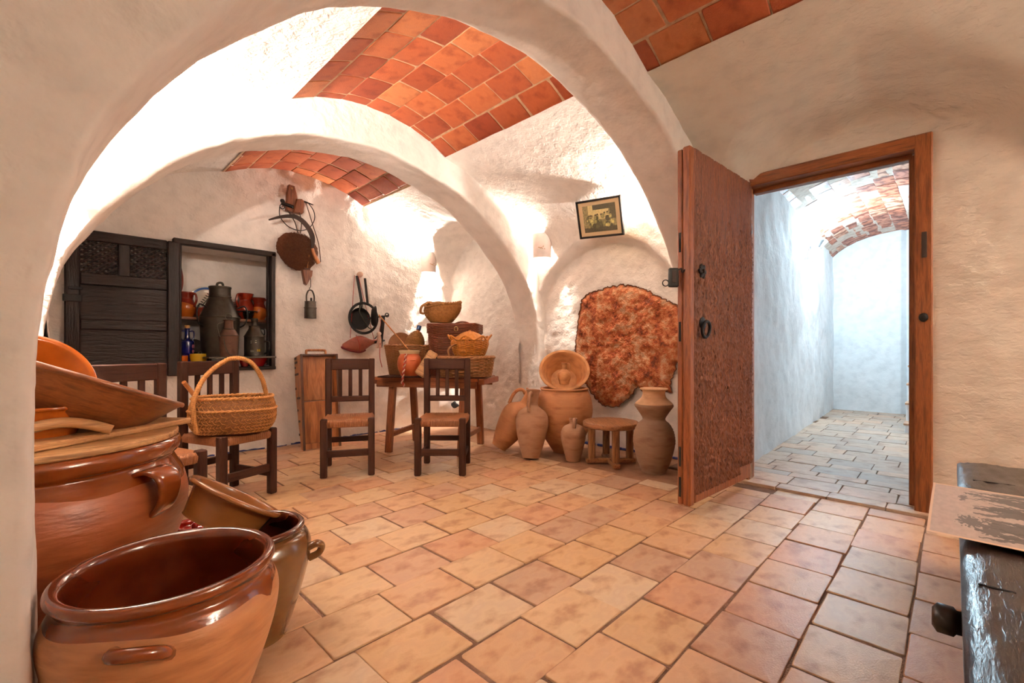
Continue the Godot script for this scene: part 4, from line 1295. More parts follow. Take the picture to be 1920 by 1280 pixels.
# plaited straw: rows of slanted leaves, leaning the other way in each row
func plait(wall: Callable, rows: int, per: int, len_: float, wid: float, thick: float, t0 := 0.0, t1 := 1.0) -> G:
	var g := G.new()
	for k in rows:
		var t := lerpf(t0, t1, (k + 0.5) / rows)
		for i in per:
			var a := TAU * (i + 0.5 * (k % 2)) / per
			var p: Vector3 = wall.call(a, t)
			var tx: Vector3 = (wall.call(a + 0.03, t) - wall.call(a - 0.03, t)).normalized()
			var ty: Vector3 = (wall.call(a, minf(t + 0.03, 1.0)) - wall.call(a, t - 0.03)).normalized()
			var out := tx.cross(ty).normalized()
			var sg := 1.0 if k % 2 else -1.0
			var d := (tx * 0.80 + ty * 0.62 * sg).normalized()
			var e := out.cross(d)
			var o := g.v.size()
			# a lens of 8 points: two tips, ridge and sides
			g.v.append(p - d * len_); g.v.append(p + d * len_)
			g.v.append(p - e * wid); g.v.append(p + e * wid)
			g.v.append(p + out * thick - d * len_ * 0.4); g.v.append(p + out * thick + d * len_ * 0.4)
			for q in 6: g.uv.append(Vector2.ZERO)
			for f in [[0, 2, 4], [2, 5, 4], [2, 1, 5], [0, 4, 3], [4, 5, 3], [5, 1, 3]]:
				g.tri(o + f[0], o + f[2], o + f[1])
	return g

func straw_basket() -> void:
	var o := thing("straw_basket", "plaited straw basket with a tall arched handle on the chair seat", "basket", Vector3(0.795, 0.412, -3.085), -0.42)
	var wall := func(a: float, t: float) -> Vector3:
		var s := sq(a, 2.6)
		var bul := 1.0 + 0.10 * sin(t * PI * 0.85) - 0.10 * t - 0.16 * pow(1.0 - t, 6)
		return Vector3(s.x * 0.218 * bul, t * 0.205, s.y * 0.145 * bul)
	var g := plait(wall, 10, 48, 0.025, 0.0095, 0.010, 0.02, 0.98)
	part(o, "plaited_body", g, M.straw, "stuff")
	part(o, "lining", lining(wall, 0.985, 0.012), M.straw_mid)
	part(o, "rim_braid", ring_braid(wall, 1.0, 0.006, 70), M.straw)
	part(o, "waist_braid", ring_braid(wall, 0.66, 0.005, 70), M.straw)
	# wrapped handle
	var hp := smooth3([Vector3(-0.155, 0.02, 0.135), Vector3(-0.165, 0.12, 0.155), Vector3(-0.165, 0.215, 0.145), Vector3(-0.12, 0.34, 0.09), Vector3(-0.02, 0.43, 0.03), Vector3(0.075, 0.42, 0.0), Vector3(0.135, 0.33, -0.04), Vector3(0.160, 0.22, -0.08), Vector3(0.165, 0.12, -0.12)], 12)
	g = G.new()
	g.tube(hp, 0.013, 10)
	var hd := part(o, "handle", g, M.straw)
	g = G.new()
	var wr := PackedVector3Array()
	for k in hp.size() * 4 - 4:
		var f := k / 4.0
		var i := int(f)
		var p := hp[i].lerp(hp[mini(i + 1, hp.size() - 1)], f - i)
		var tg := (hp[mini(i + 1, hp.size() - 1)] - hp[i]).normalized()
		var x := tg.cross(Vector3(0.2, 0.1, 1)).normalized()
		var y := tg.cross(x)
		wr.append(p + (x * cos(k * 1.3) + y * sin(k * 1.3)) * 0.0135)
	g.tube(wr, 0.0028, 4)
	part(hd, "wrapping", g, M.straw_dark, "stuff")
	g = G.new()
	g.tube(smooth3([Vector3(-0.20, 0.20, -0.05), Vector3(-0.235, 0.265, -0.03), Vector3(-0.25, 0.30, 0.0)], 5), 0.012, 8)
	part(o, "handle", g, M.cane)

# ---------------------------------------------------------------- table and what stands on it
func table() -> void:
	# local x runs along the table, +z towards the viewer's left front
	var at := Vector3(2.55, 0, -3.315)
	var turn := atan2(-0.866, 0.5)   # local x = (0.5, 0, 0.866)
	var t := thing("trestle_table", "reddish wooden trestle table loaded with baskets", "table", at, turn)
	var g := G.new()
	for k in 3:
		g = G.new(); g.box(Vector3(-0.09, 0.643, 0.175 - 0.175 * k), Vector3(0.97, 0.03, 0.172), 0.004); part(t, "tabletop_board", g, M.table_wood_x)
	g = G.new(); g.box(Vector3(-0.09, 0.60, 0.235), Vector3(0.93, 0.06, 0.025), 0.004); part(t, "apron", g, M.table_wood_x)
	g = G.new(); g.box(Vector3(-0.09, 0.60, -0.235), Vector3(0.93, 0.06, 0.025), 0.004); part(t, "apron", g, M.table_wood_x)
	g = G.new(); g.box(Vector3(0.42, 0.628, 0.02), Vector3(0.05, 0.05, 0.46), 0.006); part(t, "end_cleat", g, M.table_wood)
	g = G.new(); g.box(Vector3(-0.585, 0.618, 0.06), Vector3(0.05, 0.045, 0.42), 0.006); part(t, "end_cleat", g, M.table_wood)
	for sx in [-1, 1]:
		for sz in [-1, 1]:
			g = G.new()
			g.bar(Vector3(sx * 0.335 - 0.085, 0.0, sz * 0.27), Vector3(sx * 0.335 - 0.085, 0.625, sz * 0.19), 0.06, 0.045, 0.005, Vector3.BACK)
			part(t, "leg", g, M.table_wood)
		g = G.new(); g.box(Vector3(sx * 0.335 - 0.085, 0.15, 0), Vector3(0.03, 0.045, 0.54), 0.005); part(t, "stretcher", g, M.table_wood_x)

	var H := 0.659
	# dark board under the pot
	g = G.new(); g.box(Vector3.ZERO, Vector3(0.40, 0.012, 0.24), 0.003)
	solo("dark_board", "dark thin board under the orange clay drum pot", "board", g, M.dark_wood_x, Vector3(2.215, H + 0.006, -3.46), turn + 0.1)
	# friction drum: orange pot with cane and twisted cord
	var p := thing("clay_pot", "orange clay pot with skin top, cane and red white cord", "pot", Vector3(2.235, H + 0.013, -3.415))
	g = G.new()
	g.lathe(smooth(V2([0.0, 0.0, 0.070, 0.0, 0.076, 0.008, 0.098, 0.06, 0.104, 0.11, 0.095, 0.16, 0.080, 0.185, 0.080, 0.20, 0.088, 0.212, 0.082, 0.216, 0.0, 0.214]), 5), 48); part(p, "body", g, M.pot_orange)
	g = G.new()
	g.lathe(smooth(V2([0.083, 0.19, 0.086, 0.20, 0.092, 0.214, 0.084, 0.221, 0.0, 0.219]), 4), 40); part(p, "skin", g, M.mount)
	g = G.new(); g.tube(smooth3([Vector3(0.0, 0.215, 0.0), Vector3(-0.07, 0.36, -0.11), Vector3(-0.16, 0.535, -0.24)], 6), 0.006, 8); part(p, "cane", g, M.cane)
	for s in 2:
		g = G.new()
		var cp := PackedVector3Array()
		for k in 60:
			var f := k / 59.0
			var y := lerpf(0.19, -0.085, f)
			var xx := lerpf(-0.075, -0.125, f) + (0.02 if f > 0.9 else 0.0)
			cp.append(Vector3(xx + 0.006 * cos(f * 40.0 + s * PI), y, 0.03 + lerpf(0.03, 0.04, f) + 0.006 * sin(f * 40.0 + s * PI)))
		g.tube(cp, 0.0055, 6)
		part(p, "twisted_cord", g, M.red_cord if s else M.white_cord)
	g = G.new(); g.ball(Vector3(-0.03, 0.135, 0.088), Vector3(0.035, 0.008, 0.012), 12, 6, Basis(Vector3.UP, -0.4)); part(p, "lug", g, M.pot_orange)
	# large brown wicker laundry basket
	var b := thing("wicker_basket", "large open brown wicker basket behind the orange pot", "basket", Vector3(2.405, H, -3.655), turn + 0.35)
	var wall := func(a: float, q: float) -> Vector3:
		var s := sq(a, 3.6); var k := lerpf(0.86, 1.06, q)
		return Vector3(s.x * 0.215 * k, 0.01 + q * 0.265, s.y * 0.145 * k)
	part(b, "woven_body", weave(wall, 36, 26, 0.0054, 0.006), M.wicker_brown, "stuff")
	part(b, "stakes", stake_set(wall, 36, 0.005), M.wicker_brown, "stuff")
	part(b, "lining", lining(wall, 0.97, 0.012), M.wicker_brown)
	part(b, "rim_braid", ring_braid(wall, 1.0, 0.007, 60), M.wicker_brown)
	# wicker covered bottle leaning in the basket
	var d := thing("covered_bottle", "wicker covered bottle with a blue cap leaning in the brown basket", "bottle", Vector3(2.40, H + 0.12, -3.66), 0)
	d.rotation = Vector3(0.12, 0, -0.22)
	var dw := func(a: float, q: float) -> Vector3:
		var r := 0.085 * (1.0 - pow(maxf(q - 0.62, 0.0) / 0.38, 2.0) * 0.72)
		return Vector3(cos(a) * r, q * 0.30, sin(a) * r)
	part(d, "wicker_cover", weave(dw, 26, 34, 0.0046, 0.004), M.straw_dark, "stuff")
	part(d, "glass_body", lining(dw, 0.96, 0.0), M.wicker_brown)
	g = G.new(); g.lathe(smooth(V2([0.024, 0.285, 0.018, 0.31, 0.018, 0.33, 0.0, 0.33]), 3), 20); part(d, "neck", g, M.wicker_brown)
	g = G.new(); g.lathe(PackedVector2Array([Vector2(0.0, 0.315), Vector2(0.021, 0.315), Vector2(0.022, 0.32), Vector2(0.021, 0.358), Vector2(0, 0.36)]), 20); part(d, "cap", g, M.blue_paint)
	# round mat behind
	var mt := thing("round_mat", "round brown woven mat standing behind the covered bottle", "mat", Vector3(2.36, H + 0.29, -3.76))
	mt.basis = Basis(Vector3(0.696, 0, 0.718), Vector3(0.1, 0.99, -0.1), Vector3(-0.718, 0, 0.696)).orthonormalized()
	g = G.new()
	for k in 13: g.tube(circle(Vector3.ZERO, 0.008 + 0.0085 * k, 40), 0.0052, 5, true)
	part(mt, "coiled_body", g, M.wicker_brown, "stuff")
	# hollow wooden block leaning
	var w := thing("wooden_block", "pale carved wooden block leaning between pot and low basket", "block", Vector3(2.275, H + 0.118, -3.215), -0.75)
	w.rotation = Vector3(-0.18, -0.75, -0.55)
	g = G.new(); g.box(Vector3.ZERO, Vector3(0.085, 0.235, 0.09), 0.012); part(w, "body", g, M.pale_wood)
	g = G.new(); g.box(Vector3(0.041, 0.06, 0.0), Vector3(0.006, 0.07, 0.05), 0.001); part(w, "slot", g, M.dark_hole)
	# red brown wicker chest
	var ch := thing("wicker_chest", "red brown lidded wicker chest at the back of the table", "chest", Vector3(2.69, H, -3.345), atan2(-0.80, 0.60))
	var cw := func(a: float, q: float) -> Vector3:
		var s := sq(a, 7.0); var k := lerpf(0.95, 1.0, q)
		return Vector3(s.x * 0.225 * k, 0.005 + q * 0.385, s.y * 0.15 * k)
	part(ch, "woven_body", weave(cw, 40, 36, 0.0056, 0.006), M.wicker_red, "stuff")
	part(ch, "stakes", stake_set(cw, 40, 0.005), M.wicker_red, "stuff")
	part(ch, "lining", lining(cw, 0.975, 0.012), M.wicker_red)
	var lw := func(a: float, q: float) -> Vector3:
		var s := sq(a, 7.0)
		return Vector3(s.x * 0.235, 0.39 + q * 0.085, s.y * 0.16)
	var ld := part(ch, "lid", weave(lw, 40, 8, 0.0058, 0.006), M.wicker_red, "stuff")
	g = G.new(); g.box(Vector3(0, 0.432, 0), Vector3(0.45, 0.08, 0.30), 0.01)
	for k in 30: g.tube(PackedVector3Array([Vector3(-0.225, 0.475, -0.148 + k * 0.0102), Vector3(0.225, 0.475, -0.148 + k * 0.0102)]), 0.005, 5)
	part(ld, "lid_top", g, M.wicker_red)
	g = G.new(); g.tube(circle(Vector3(0.05, 0.425, 0.178), 0.018, 16), 0.004, 6, true); g.ball(Vector3(0.05, 0.442, 0.17), Vector3(0.012, 0.01, 0.008), 10, 6)
	part(ch, "clasp", g, M.brass)
	g = G.new(); g.tube(smooth3([Vector3(-0.02, 0.47, 0.0), Vector3(0.03, 0.495, 0.0), Vector3(0.10, 0.495, 0.0), Vector3(0.15, 0.47, 0.0)], 6), 0.008, 8)
	part(ch, "handle", g, M.wicker_red)
	# soft straw basket on the chest
	var sb := thing("straw_basket", "slumped plaited straw basket on top of the wicker chest", "basket", Vector3(2.585, H + 0.482, -3.42), -0.78)
	var sw := func(a: float, q: float) -> Vector3:
		var k := 0.58 + 0.50 * sin(q * PI * 0.62) - 0.07 * q * q
		var dip := (0.024 * sin(a * 2.0 + 0.6) + 0.006 * cos(a)) * q + 0.014 * cos(a * 3.0 + 1.0) * q
		return Vector3(cos(a) * 0.168 * k + 0.015 * q, 0.008 + q * 0.165 + dip, sin(a) * 0.125 * k)
	part(sb, "plaited_body", plait(sw, 13, 44, 0.019, 0.008, 0.007, 0.02, 0.98), M.straw_dark, "stuff")
	part(sb, "lining", lining(sw, 0.98, 0.012), M.straw)
	part(sb, "rim_braid", ring_braid(sw, 1.0, 0.008, 40), M.straw_dark)
	g = G.new(); g.tube(smooth3([Vector3(-0.13, 0.18, 0.07), Vector3(-0.175, 0.15, 0.06), Vector3(-0.185, 0.10, 0.04), Vector3(-0.16, 0.09, 0.02)], 5), 0.011, 8); part(sb, "handle", g, M.straw_dark)
	g = G.new(); g.tube(smooth3([Vector3(-0.10, 0.175, 0.04), Vector3(-0.03, 0.195, 0.0), Vector3(0.05, 0.18, 0.03)], 5), 0.012, 8); part(sb, "handle", g, M.straw_dark)
	# low rectangular basket
	var lb := thing("wicker_basket", "low grey tan wicker basket with a hoop handle at the table's right end", "basket", Vector3(2.545, H, -3.01), -0.78)
	var lwall := func(a: float, q: float) -> Vector3:
		var s := sq(a, 4.0); var k := lerpf(0.93, 1.05, q)
		return Vector3(s.x * 0.222 * k, 0.008 + q * 0.165, s.y * 0.135 * k)
	part(lb, "woven_body", weave(lwall, 34, 13, 0.0068, 0.008), M.wicker_tan, "stuff")
	part(lb, "stakes", stake_set(lwall, 34, 0.006), M.wicker_tan, "stuff")
	part(lb, "lining", lining(lwall, 0.96, 0.012), M.wicker_tan)
	part(lb, "rim_braid", ring_braid(lwall, 1.0, 0.010, 44), M.wicker_tan)
	g = G.new(); g.tube(smooth3([Vector3(-0.13, 0.17, 0.10), Vector3(-0.145, 0.235, 0.115), Vector3(-0.11, 0.275, 0.10), Vector3(-0.06, 0.29, 0.04), Vector3(-0.04, 0.25, -0.06), Vector3(-0.04, 0.17, -0.13)], 6), 0.009, 8); part(lb, "hoop_handle", g, M.wicker_tan)
	# golden lidded basket
	var gb := thing("wicker_basket", "golden scalloped wicker basket with domed lid on the low basket", "basket", Vector3(2.575, H + 0.182, -3.005), -0.7)
	var gw := func(a: float, q: float) -> Vector3:
		var r := lerpf(0.118, 0.165, pow(q, 0.7)) - 0.012 * pow(maxf(q - 0.8, 0.0) * 5.0, 2.0)
		return Vector3(cos(a) * r, 0.005 + q * 0.125, sin(a) * r * 0.85)
	part(gb, "woven_body", weave(gw, 28, 14, 0.0055, 0.006), M.wicker_gold, "stuff")
	part(gb, "stakes", stake_set(gw, 14, 0.008), M.wicker_gold, "stuff")
	part(gb, "lining", lining(gw, 0.965, 0.01), M.wicker_gold)
	g = G.new()
	var sc := PackedVector3Array()
	for k in 120:
		var a := TAU * k / 120.0
		var r := 0.165 + 0.02 * (0.5 + 0.5 * sin(a * 8.0))
		sc.append(Vector3(cos(a) * r * 1.03, 0.155 + 0.016 * sin(a * 8.0) + 0.016 * pow(absf(cos(a)), 8.0), sin(a) * r * 0.88))
	g.tube(sc, 0.0075, 6, true)
	part(gb, "scalloped_rim", g, M.wicker_gold)
	g = G.new()
	for k in 48:
		var a := TAU * k / 48.0
		var a2 := a + 0.14 * (1 if k % 2 else -1)
		var i := int(k * 2.5) % 120
		g.tube(PackedVector3Array([Vector3(cos(a2) * 0.157, 0.128, sin(a2) * 0.134), sc[i]]), 0.0035, 5)
	part(gb, "rim_struts", g, M.wicker_gold, "stuff")
	g = G.new()
	g.grid(func(a: float, q: float) -> Vector3:
		var th := a * TAU
		var r := 0.145 * (1.0 - q)
		return Vector3(cos(th) * r, 0.14 + 0.075 * (1.0 - pow(1.0 - q, 2.0)) + 0.003 * absf(sin(th * 9.0)) , sin(th) * r * 0.85), 72, 12, true)
	part(gb, "domed_lid", g, M.wicker_gold)
	g = G.new(); g.ball(Vector3(0, 0.219, 0), Vector3(0.012, 0.008, 0.012), 10, 6); part(gb, "lid_knob", g, M.wicker_gold)

# ---------------------------------------------------------------- trough crate
func crate() -> void:
	var o := thing("wooden_trough", "tapered wooden trough with dark straps standing on end against the wall", "trough", Vector3(1.775, 0, -4.12), -0.10)
	o.rotation = Vector3(-0.12, -0.12, 0)
	var H := 0.865
	var g := G.new()
	# back board, two sides (deep at the top), end boards; open towards the viewer
	for k in 2:
		g = G.new(); g.box(Vector3(0, 0.22 + 0.43 * k, -0.045 - 0.055 * k), Vector3(0.285, 0.425, 0.016), 0.003, Basis(Vector3.RIGHT, 0.09 - 0.0)); part(o, "back_board", g, M.crate_wood)
	for s in [-1, 1]:
		g = G.new()
		g.slab(PackedVector2Array([Vector2(0.0, 0.0), Vector2(0.0, H), Vector2(-0.21, H - 0.01), Vector2(-0.20, 0.50), Vector2(-0.13, 0.22), Vector2(-0.06, 0.0)]), -0.009, 0.009, 0.002)
		g.move(Transform3D(Basis(Vector3.UP, -PI / 2), Vector3(s * 0.157, 0, 0)))
		var sd := part(o, "side_board", g, M.crate_wood)
		for k in 9:
			var y := [0.84, 0.80, 0.755, 0.69, 0.56, 0.47, 0.36, 0.26, 0.14][k] as float
			var ln := [0.06, 0.09, 0.03, 0.12, 0.03, 0.10, 0.03, 0.05, 0.03][k] as float
			g = G.new(); g.box(Vector3(s * 0.1675, y, -0.195 + ln * 0.5 + (0.05 if y < 0.5 else 0.0) + (0.03 if y < 0.3 else 0.0)), Vector3(0.004, 0.02, ln), 0.002); part(sd, "strap", g, M.iron_brown)
		g = G.new(); g.box(Vector3(s * 0.157, H * 0.5, 0.004), Vector3(0.020, H, 0.012), 0.003); part(o, "edge_strip", g, M.crate_dark)
	g = G.new(); g.box(Vector3(0, H - 0.008, -0.09), Vector3(0.31, 0.016, 0.19), 0.003); part(o, "end_board", g, M.crate_dark)
	g = G.new(); g.box(Vector3(0, 0.03, -0.022), Vector3(0.30, 0.05, 0.03), 0.003); part(o, "end_board", g, M.crate_wood)
	g = G.new(); g.box(Vector3(0, 0.43, -0.062), Vector3(0.285, 0.008, 0.02), 0.002); part(o, "joint_strip", g, M.crate_dark)
	g = G.new()
	g.tube(smooth3([Vector3(-0.10, H, -0.05), Vector3(-0.10, H + 0.03, -0.05), Vector3(-0.085, H + 0.04, -0.05), Vector3(0.05, H + 0.04, -0.05), Vector3(0.07, H + 0.03, -0.05), Vector3(0.07, H, -0.05)], 4), 0.011, 8)
	part(o, "handle", g, M.crate_wood)

# ---------------------------------------------------------------- cupboard
func cupboard() -> void:
	var f := thing("trim_4", "dark wooden frame lining the wall cupboard", "frame", Vector3(0, 0, -4.455), 0, "", "structure")
	var g := G.new()
	g.box(Vector3(1.10, 1.765, 0.0), Vector3(0.76, 0.045, 0.06), 0.005); part(f, "head", g, M.black_wood)
	g = G.new(); g.box(Vector3(1.457, 1.26, 0.0), Vector3(0.036, 1.04, 0.06), 0.005); part(f, "jamb", g, M.black_wood_y)
	g = G.new(); g.box(Vector3(1.434, 1.26, -0.04), Vector3(0.022, 1.0, 0.04), 0.003); part(f, "stop", g, M.black_wood_y)
	g = G.new(); g.box(Vector3(0.757, 1.26, 0.0), Vector3(0.036, 1.04, 0.05), 0.005); part(f, "jamb", g, M.black_wood_y)
	g = G.new(); g.box(Vector3(1.11, 0.735, 0.0), Vector3(0.74, 0.03, 0.06), 0.005); part(f, "sill", g, M.black_wood)
	g = G.new(); g.box(Vector3(1.16, 1.168, -4.765), Vector3(0.78, 0.022, 0.20), 0.003)
	solo("shelf", "thin orange brown shelf board across the wall cupboard", "shelf", g, M.table_wood_x, Vector3.ZERO)
	# shutter folded against the wall
	var d := thing("cupboard_shutter", "black brown lattice-topped shutter opened against the wall", "shutter", Vector3(0.105, 0, -4.432))
	var W := 0.655
	g = G.new(); g.box(Vector3(W - 0.04, 1.22, 0.004), Vector3(0.082, 1.06, 0.05), 0.008); part(d, "stile", g, M.black_wood_y)
	g = G.new(); g.box(Vector3(0.04, 1.22, 0.0), Vector3(0.082, 1.06, 0.045), 0.008); part(d, "stile", g, M.black_wood_y)
	g = G.new(); g.box(Vector3(W / 2, 1.715, 0.0), Vector3(W - 0.16, 0.075, 0.04), 0.006); part(d, "rail", g, M.black_wood)
	g = G.new(); g.box(Vector3(W / 2, 1.405, 0.0), Vector3(W - 0.16, 0.085, 0.04), 0.006); part(d, "rail", g, M.black_wood)
	g = G.new(); g.box(Vector3(W / 2, 1.08, 0.0), Vector3(W - 0.16, 0.075, 0.04), 0.006); part(d, "rail", g, M.black_wood)
	g = G.new(); g.box(Vector3(W / 2, 0.72, 0.0), Vector3(W - 0.16, 0.06, 0.04), 0.006); part(d, "rail", g, M.black_wood)
	g = G.new(); g.box(Vector3(W / 2 - 0.01, 1.56, 0.0), Vector3(0.07, 0.235, 0.038), 0.006); part(d, "mullion", g, M.black_wood_y)
	for k in 2:
		g = G.new(); g.box(Vector3(W / 2, 1.24 - 0.335 * k, -0.008), Vector3(W - 0.15, 0.25 + 0.05 * k, 0.02), 0.004); part(d, "panel_board", g, M.black_wood)
	# lattice: crossing laths in two fields
	for fld in 2:
		var xa := 0.082 + fld * 0.272; var xb := 0.28 + fld * 0.29
		var ya := 1.448; var yb := 1.678
		for dirn in 2:
			for k in range(-9, 14):
				var m := (1.0 if dirn else -1.0) * 0.8
				# line y = yc + m (x - xa)
				var yc := ya + k * 0.034 + (0.0 if dirn else 0.15)
				var p0 := Vector2(xa, yc); var p1 := Vector2(xb, yc + m * (xb - xa))
				# clip to the field
				var lo := 0.0; var hi := 1.0
				var dy := p1.y - p0.y
				var ta := (ya - p0.y) / dy; var tb := (yb - p0.y) / dy
				lo = maxf(lo, minf(ta, tb)); hi = minf(hi, maxf(ta, tb))
				if hi - lo < 0.12: continue
				var a := p0.lerp(p1, lo); var b := p0.lerp(p1, hi)
				g = G.new()
				g.bar(Vector3(a.x, a.y, -0.006 + dirn * 0.008), Vector3(b.x, b.y, -0.006 + dirn * 0.008), 0.014, 0.008, 0.002, Vector3.BACK)
				part(d, "lath", g, M.black_wood)
	g = G.new(); g.box(Vector3(0.055, 1.33, 0.03), Vector3(0.075, 0.018, 0.012), 0.003); g.box(Vector3(0.04, 1.26, 0.028), Vector3(0.10, 0.05, 0.012), 0.004); part(d, "hinge_strap", g, M.iron)

	# --- things in the cupboard; shelf top 1.179, bottom 0.745, tray 0.842
	var SH := 1.180
	var jug := func(lbl: String, at: Vector3, turn: float, lower: Material, s: float) -> void:
		var o := thing("pitcher", lbl, "pitcher", at, turn)
		var k := G.new()
		var pr := smooth(V2([0.0, 0.0, 0.038, 0.0, 0.044, 0.008, 0.062, 0.05, 0.062, 0.09, 0.045, 0.135, 0.042, 0.15, 0.052, 0.19, 0.047, 0.192, 0.036, 0.15, 0.0, 0.145]), 5)
		for q in pr.size(): pr[q] *= s
		var ed := func(th: float) -> float: return 0.40 + 0.05 * sin(th)
		k.lathe(pr, 40, 0.0, 0.0, -1.0, ed, 24); part(o, "body", k, lower)
		k = G.new(); k.lathe(pr, 40, 0.0, -1.0, 1.0, ed, 30)
		for q in k.v.size():   # pull the lip out into a spout
			var v := k.v[q]
			if v.y > 0.165 * s: k.v[q].x += 0.018 * s * maxf(0.0, v.normalized().x + v.x * 8.0) * clampf((v.y / s - 0.165) / 0.02, 0, 1)
		part(o, "glazed_neck", k, M.jug_red)
		handle(o, [Vector3(-0.045, 0.175, 0) * s, Vector3(-0.075, 0.18, 0) * s, Vector3(-0.085, 0.13, 0) * s, Vector3(-0.062, 0.08, 0) * s], 0.008 * s, M.jug_red)
	jug.call("orange and red pitcher at the left end of the cupboard shelf", Vector3(0.868, SH, -4.755), 2.2, M.glaze_orange, 1.1)
	jug.call("orange and red pitcher at the right end of the cupboard shelf", Vector3(1.438, SH, -4.755), 2.6, M.glaze_orange, 1.08)
	jug.call("dark red pitcher set high behind the black pot on the shelf", Vector3(1.325, SH, -4.775), 0.6, M.jug_red, 1.25)
	# plate
	var pl := thing("painted_plate", "white plate with blue rim and flowers leaning behind the milk can", "plate", Vector3(1.035, SH + 0.148, -4.83))
	pl.basis = Basis(Vector3.RIGHT, PI / 2 - 0.18)
	g = G.new(); g.lathe(smooth(V2([0.0, -0.012, 0.09, -0.012, 0.14, 0.004, 0.145, 0.008, 0.14, 0.010, 0.09, -0.004, 0.0, -0.004]), 4), 56); part(pl, "body", g, M.white_glaze)
	g = G.new(); g.lathe(smooth(V2([0.116, 0.0045, 0.126, 0.008, 0.134, 0.0105]), 3), 56); part(pl, "blue_band", g, M.blue_paint)
	g = G.new()
	rng.seed = 9
	for k in 14:
		var s := k / 13.0
		var c := Vector3(lerpf(-0.055, 0.03, s), -0.002, lerpf(0.04, -0.085, s))
		g.ball(c + Vector3(0.012 * (1 if k % 2 else -1), 0, 0), Vector3(0.014, 0.001, 0.005), 8, 4, Basis(Vector3.UP, 0.9 if k % 2 else -0.5))
	part(pl, "painted_leaves", g, M.leaf_paint)
	g = G.new()
	for k in 5: g.ball(Vector3(-0.03 + 0.018 * k, -0.002, 0.05 - 0.01 * (k % 2)), Vector3(0.011, 0.0012, 0.010), 8, 4)
	part(pl, "painted_flowers", g, M.flower_paint)
	# red plate edge at the far left
	var rp := thing("red_plate", "red plate leaning at the left jamb of the cupboard", "plate", Vector3(0.80, 1.50, -4.72))
	rp.basis = Basis(Vector3.UP, 1.15) * Basis(Vector3.RIGHT, PI / 2)
	g = G.new(); g.lathe(smooth(V2([0.0, -0.012, 0.08, -0.012, 0.115, 0.004, 0.118, 0.008, 0.08, -0.004, 0.0, -0.004]), 4), 40); part(rp, "body", g, M.jug_red)
	# bowls on the shelf
	var bowl := func(called: String, lbl: String, at: Vector3, r: float, h: float, m: Material, cat := "bowl") -> Node3D:
		var o := thing(called, lbl, cat, at)
		var k := G.new()
		k.lathe(smooth(V2([0.0, 0.0, r * 0.6, 0.0, r * 0.68, h * 0.08, r * 0.95, h * 0.6, r, h * 0.96, r * 0.97, h, r * 0.9, h * 0.94, r * 0.85, h * 0.6, 0.0, h * 0.1]), 4), 40)
		part(o, "body", k, m)
		return o
	bowl.call("red_bowl", "dark red bowl before the painted plate on the shelf", Vector3(0.97, SH, -4.735), 0.06, 0.085, M.jug_red)
	var bp: Node3D = bowl.call("black_pot", "black pot with small handles right of the milk can", Vector3(1.335, SH, -4.715), 0.05, 0.075, M.black_glaze, "pot")
	g = G.new(); g.tube(circle(Vector3(0, 0.072, 0), 0.072, 32, Vector3.RIGHT, Vector3.BACK), 0.006, 6, true); part(bp, "rim", g, M.iron)
	handle(bp, [Vector3(-0.07, 0.06, 0.0), Vector3(-0.095, 0.07, 0.0), Vector3(-0.09, 0.03, 0.0), Vector3(-0.065, 0.02, 0.0)], 0.006, M.iron)
	var bk := thing("chestnut_tray", "small openwork red brown tray beside the milk can lid", "tray", Vector3(1.235, SH, -4.78))
	g = G.new()
	for k in 9:
		g.tube(smooth3([Vector3(-0.055, 0.02 + k * 0.016, 0.01 * sin(k * 2.0)), Vector3(0.0, 0.028 + k * 0.016, -0.012), Vector3(0.055, 0.02 + k * 0.016, 0.01 * cos(k * 2.0))], 4), 0.006, 5)
	part(bk, "openwork", g, M.glaze_rim, "stuff")
	# metal tray the cans stand on
	g = G.new(); g.box(Vector3(1.165, 0.834, -4.45), Vector3(0.50, 0.014, 0.46), 0.003)
	var tr := solo("metal_tray", "grey metal tray jutting from the cupboard under the cans", "tray", g, M.tin, Vector3.ZERO)
	for s in [-1, 1]:
		g = G.new(); g.box(Vector3(1.165 + s * 0.18, 0.786, -4.62), Vector3(0.03, 0.08, 0.20), 0.003); part(tr, "foot", g, M.black_wood)
	# milk can
	var mc := thing("milk_can", "big grey metal milk can in the middle of the cupboard", "can", Vector3(1.06, 0.842, -4.515))
	g = G.new()
	g.lathe(smooth(V2([0.0, 0.0, 0.128, 0.0, 0.133, 0.004, 0.140, 0.12, 0.147, 0.30, 0.149, 0.325, 0.150, 0.333, 0.146, 0.340, 0.110, 0.43, 0.088, 0.485, 0.080, 0.50, 0.079, 0.52]), 4), 56); part(mc, "body", g, M.tin_dark)
	g = G.new(); g.lathe(smooth(V2([0.079, 0.50, 0.084, 0.505, 0.084, 0.515, 0.080, 0.52, 0.080, 0.575, 0.084, 0.58, 0.084, 0.592, 0.076, 0.597, 0.03, 0.60, 0.0, 0.60]), 3), 40); part(mc, "lid", g, M.tin_dark)
	g = G.new(); g.tube(smooth3([Vector3(-0.022, 0.59, 0.0), Vector3(-0.02, 0.62, 0.0), Vector3(0.0, 0.63, 0.01), Vector3(0.02, 0.62, 0.0), Vector3(0.022, 0.59, 0.0)], 5), 0.010, 8); part(mc, "lid_grip", g, M.tin_dark)
	g = G.new(); g.tube(circle(Vector3(0, 0.333, 0), 0.1495, 48, Vector3.RIGHT, Vector3.BACK), 0.004, 6, true); part(mc, "seam_band", g, M.tin)
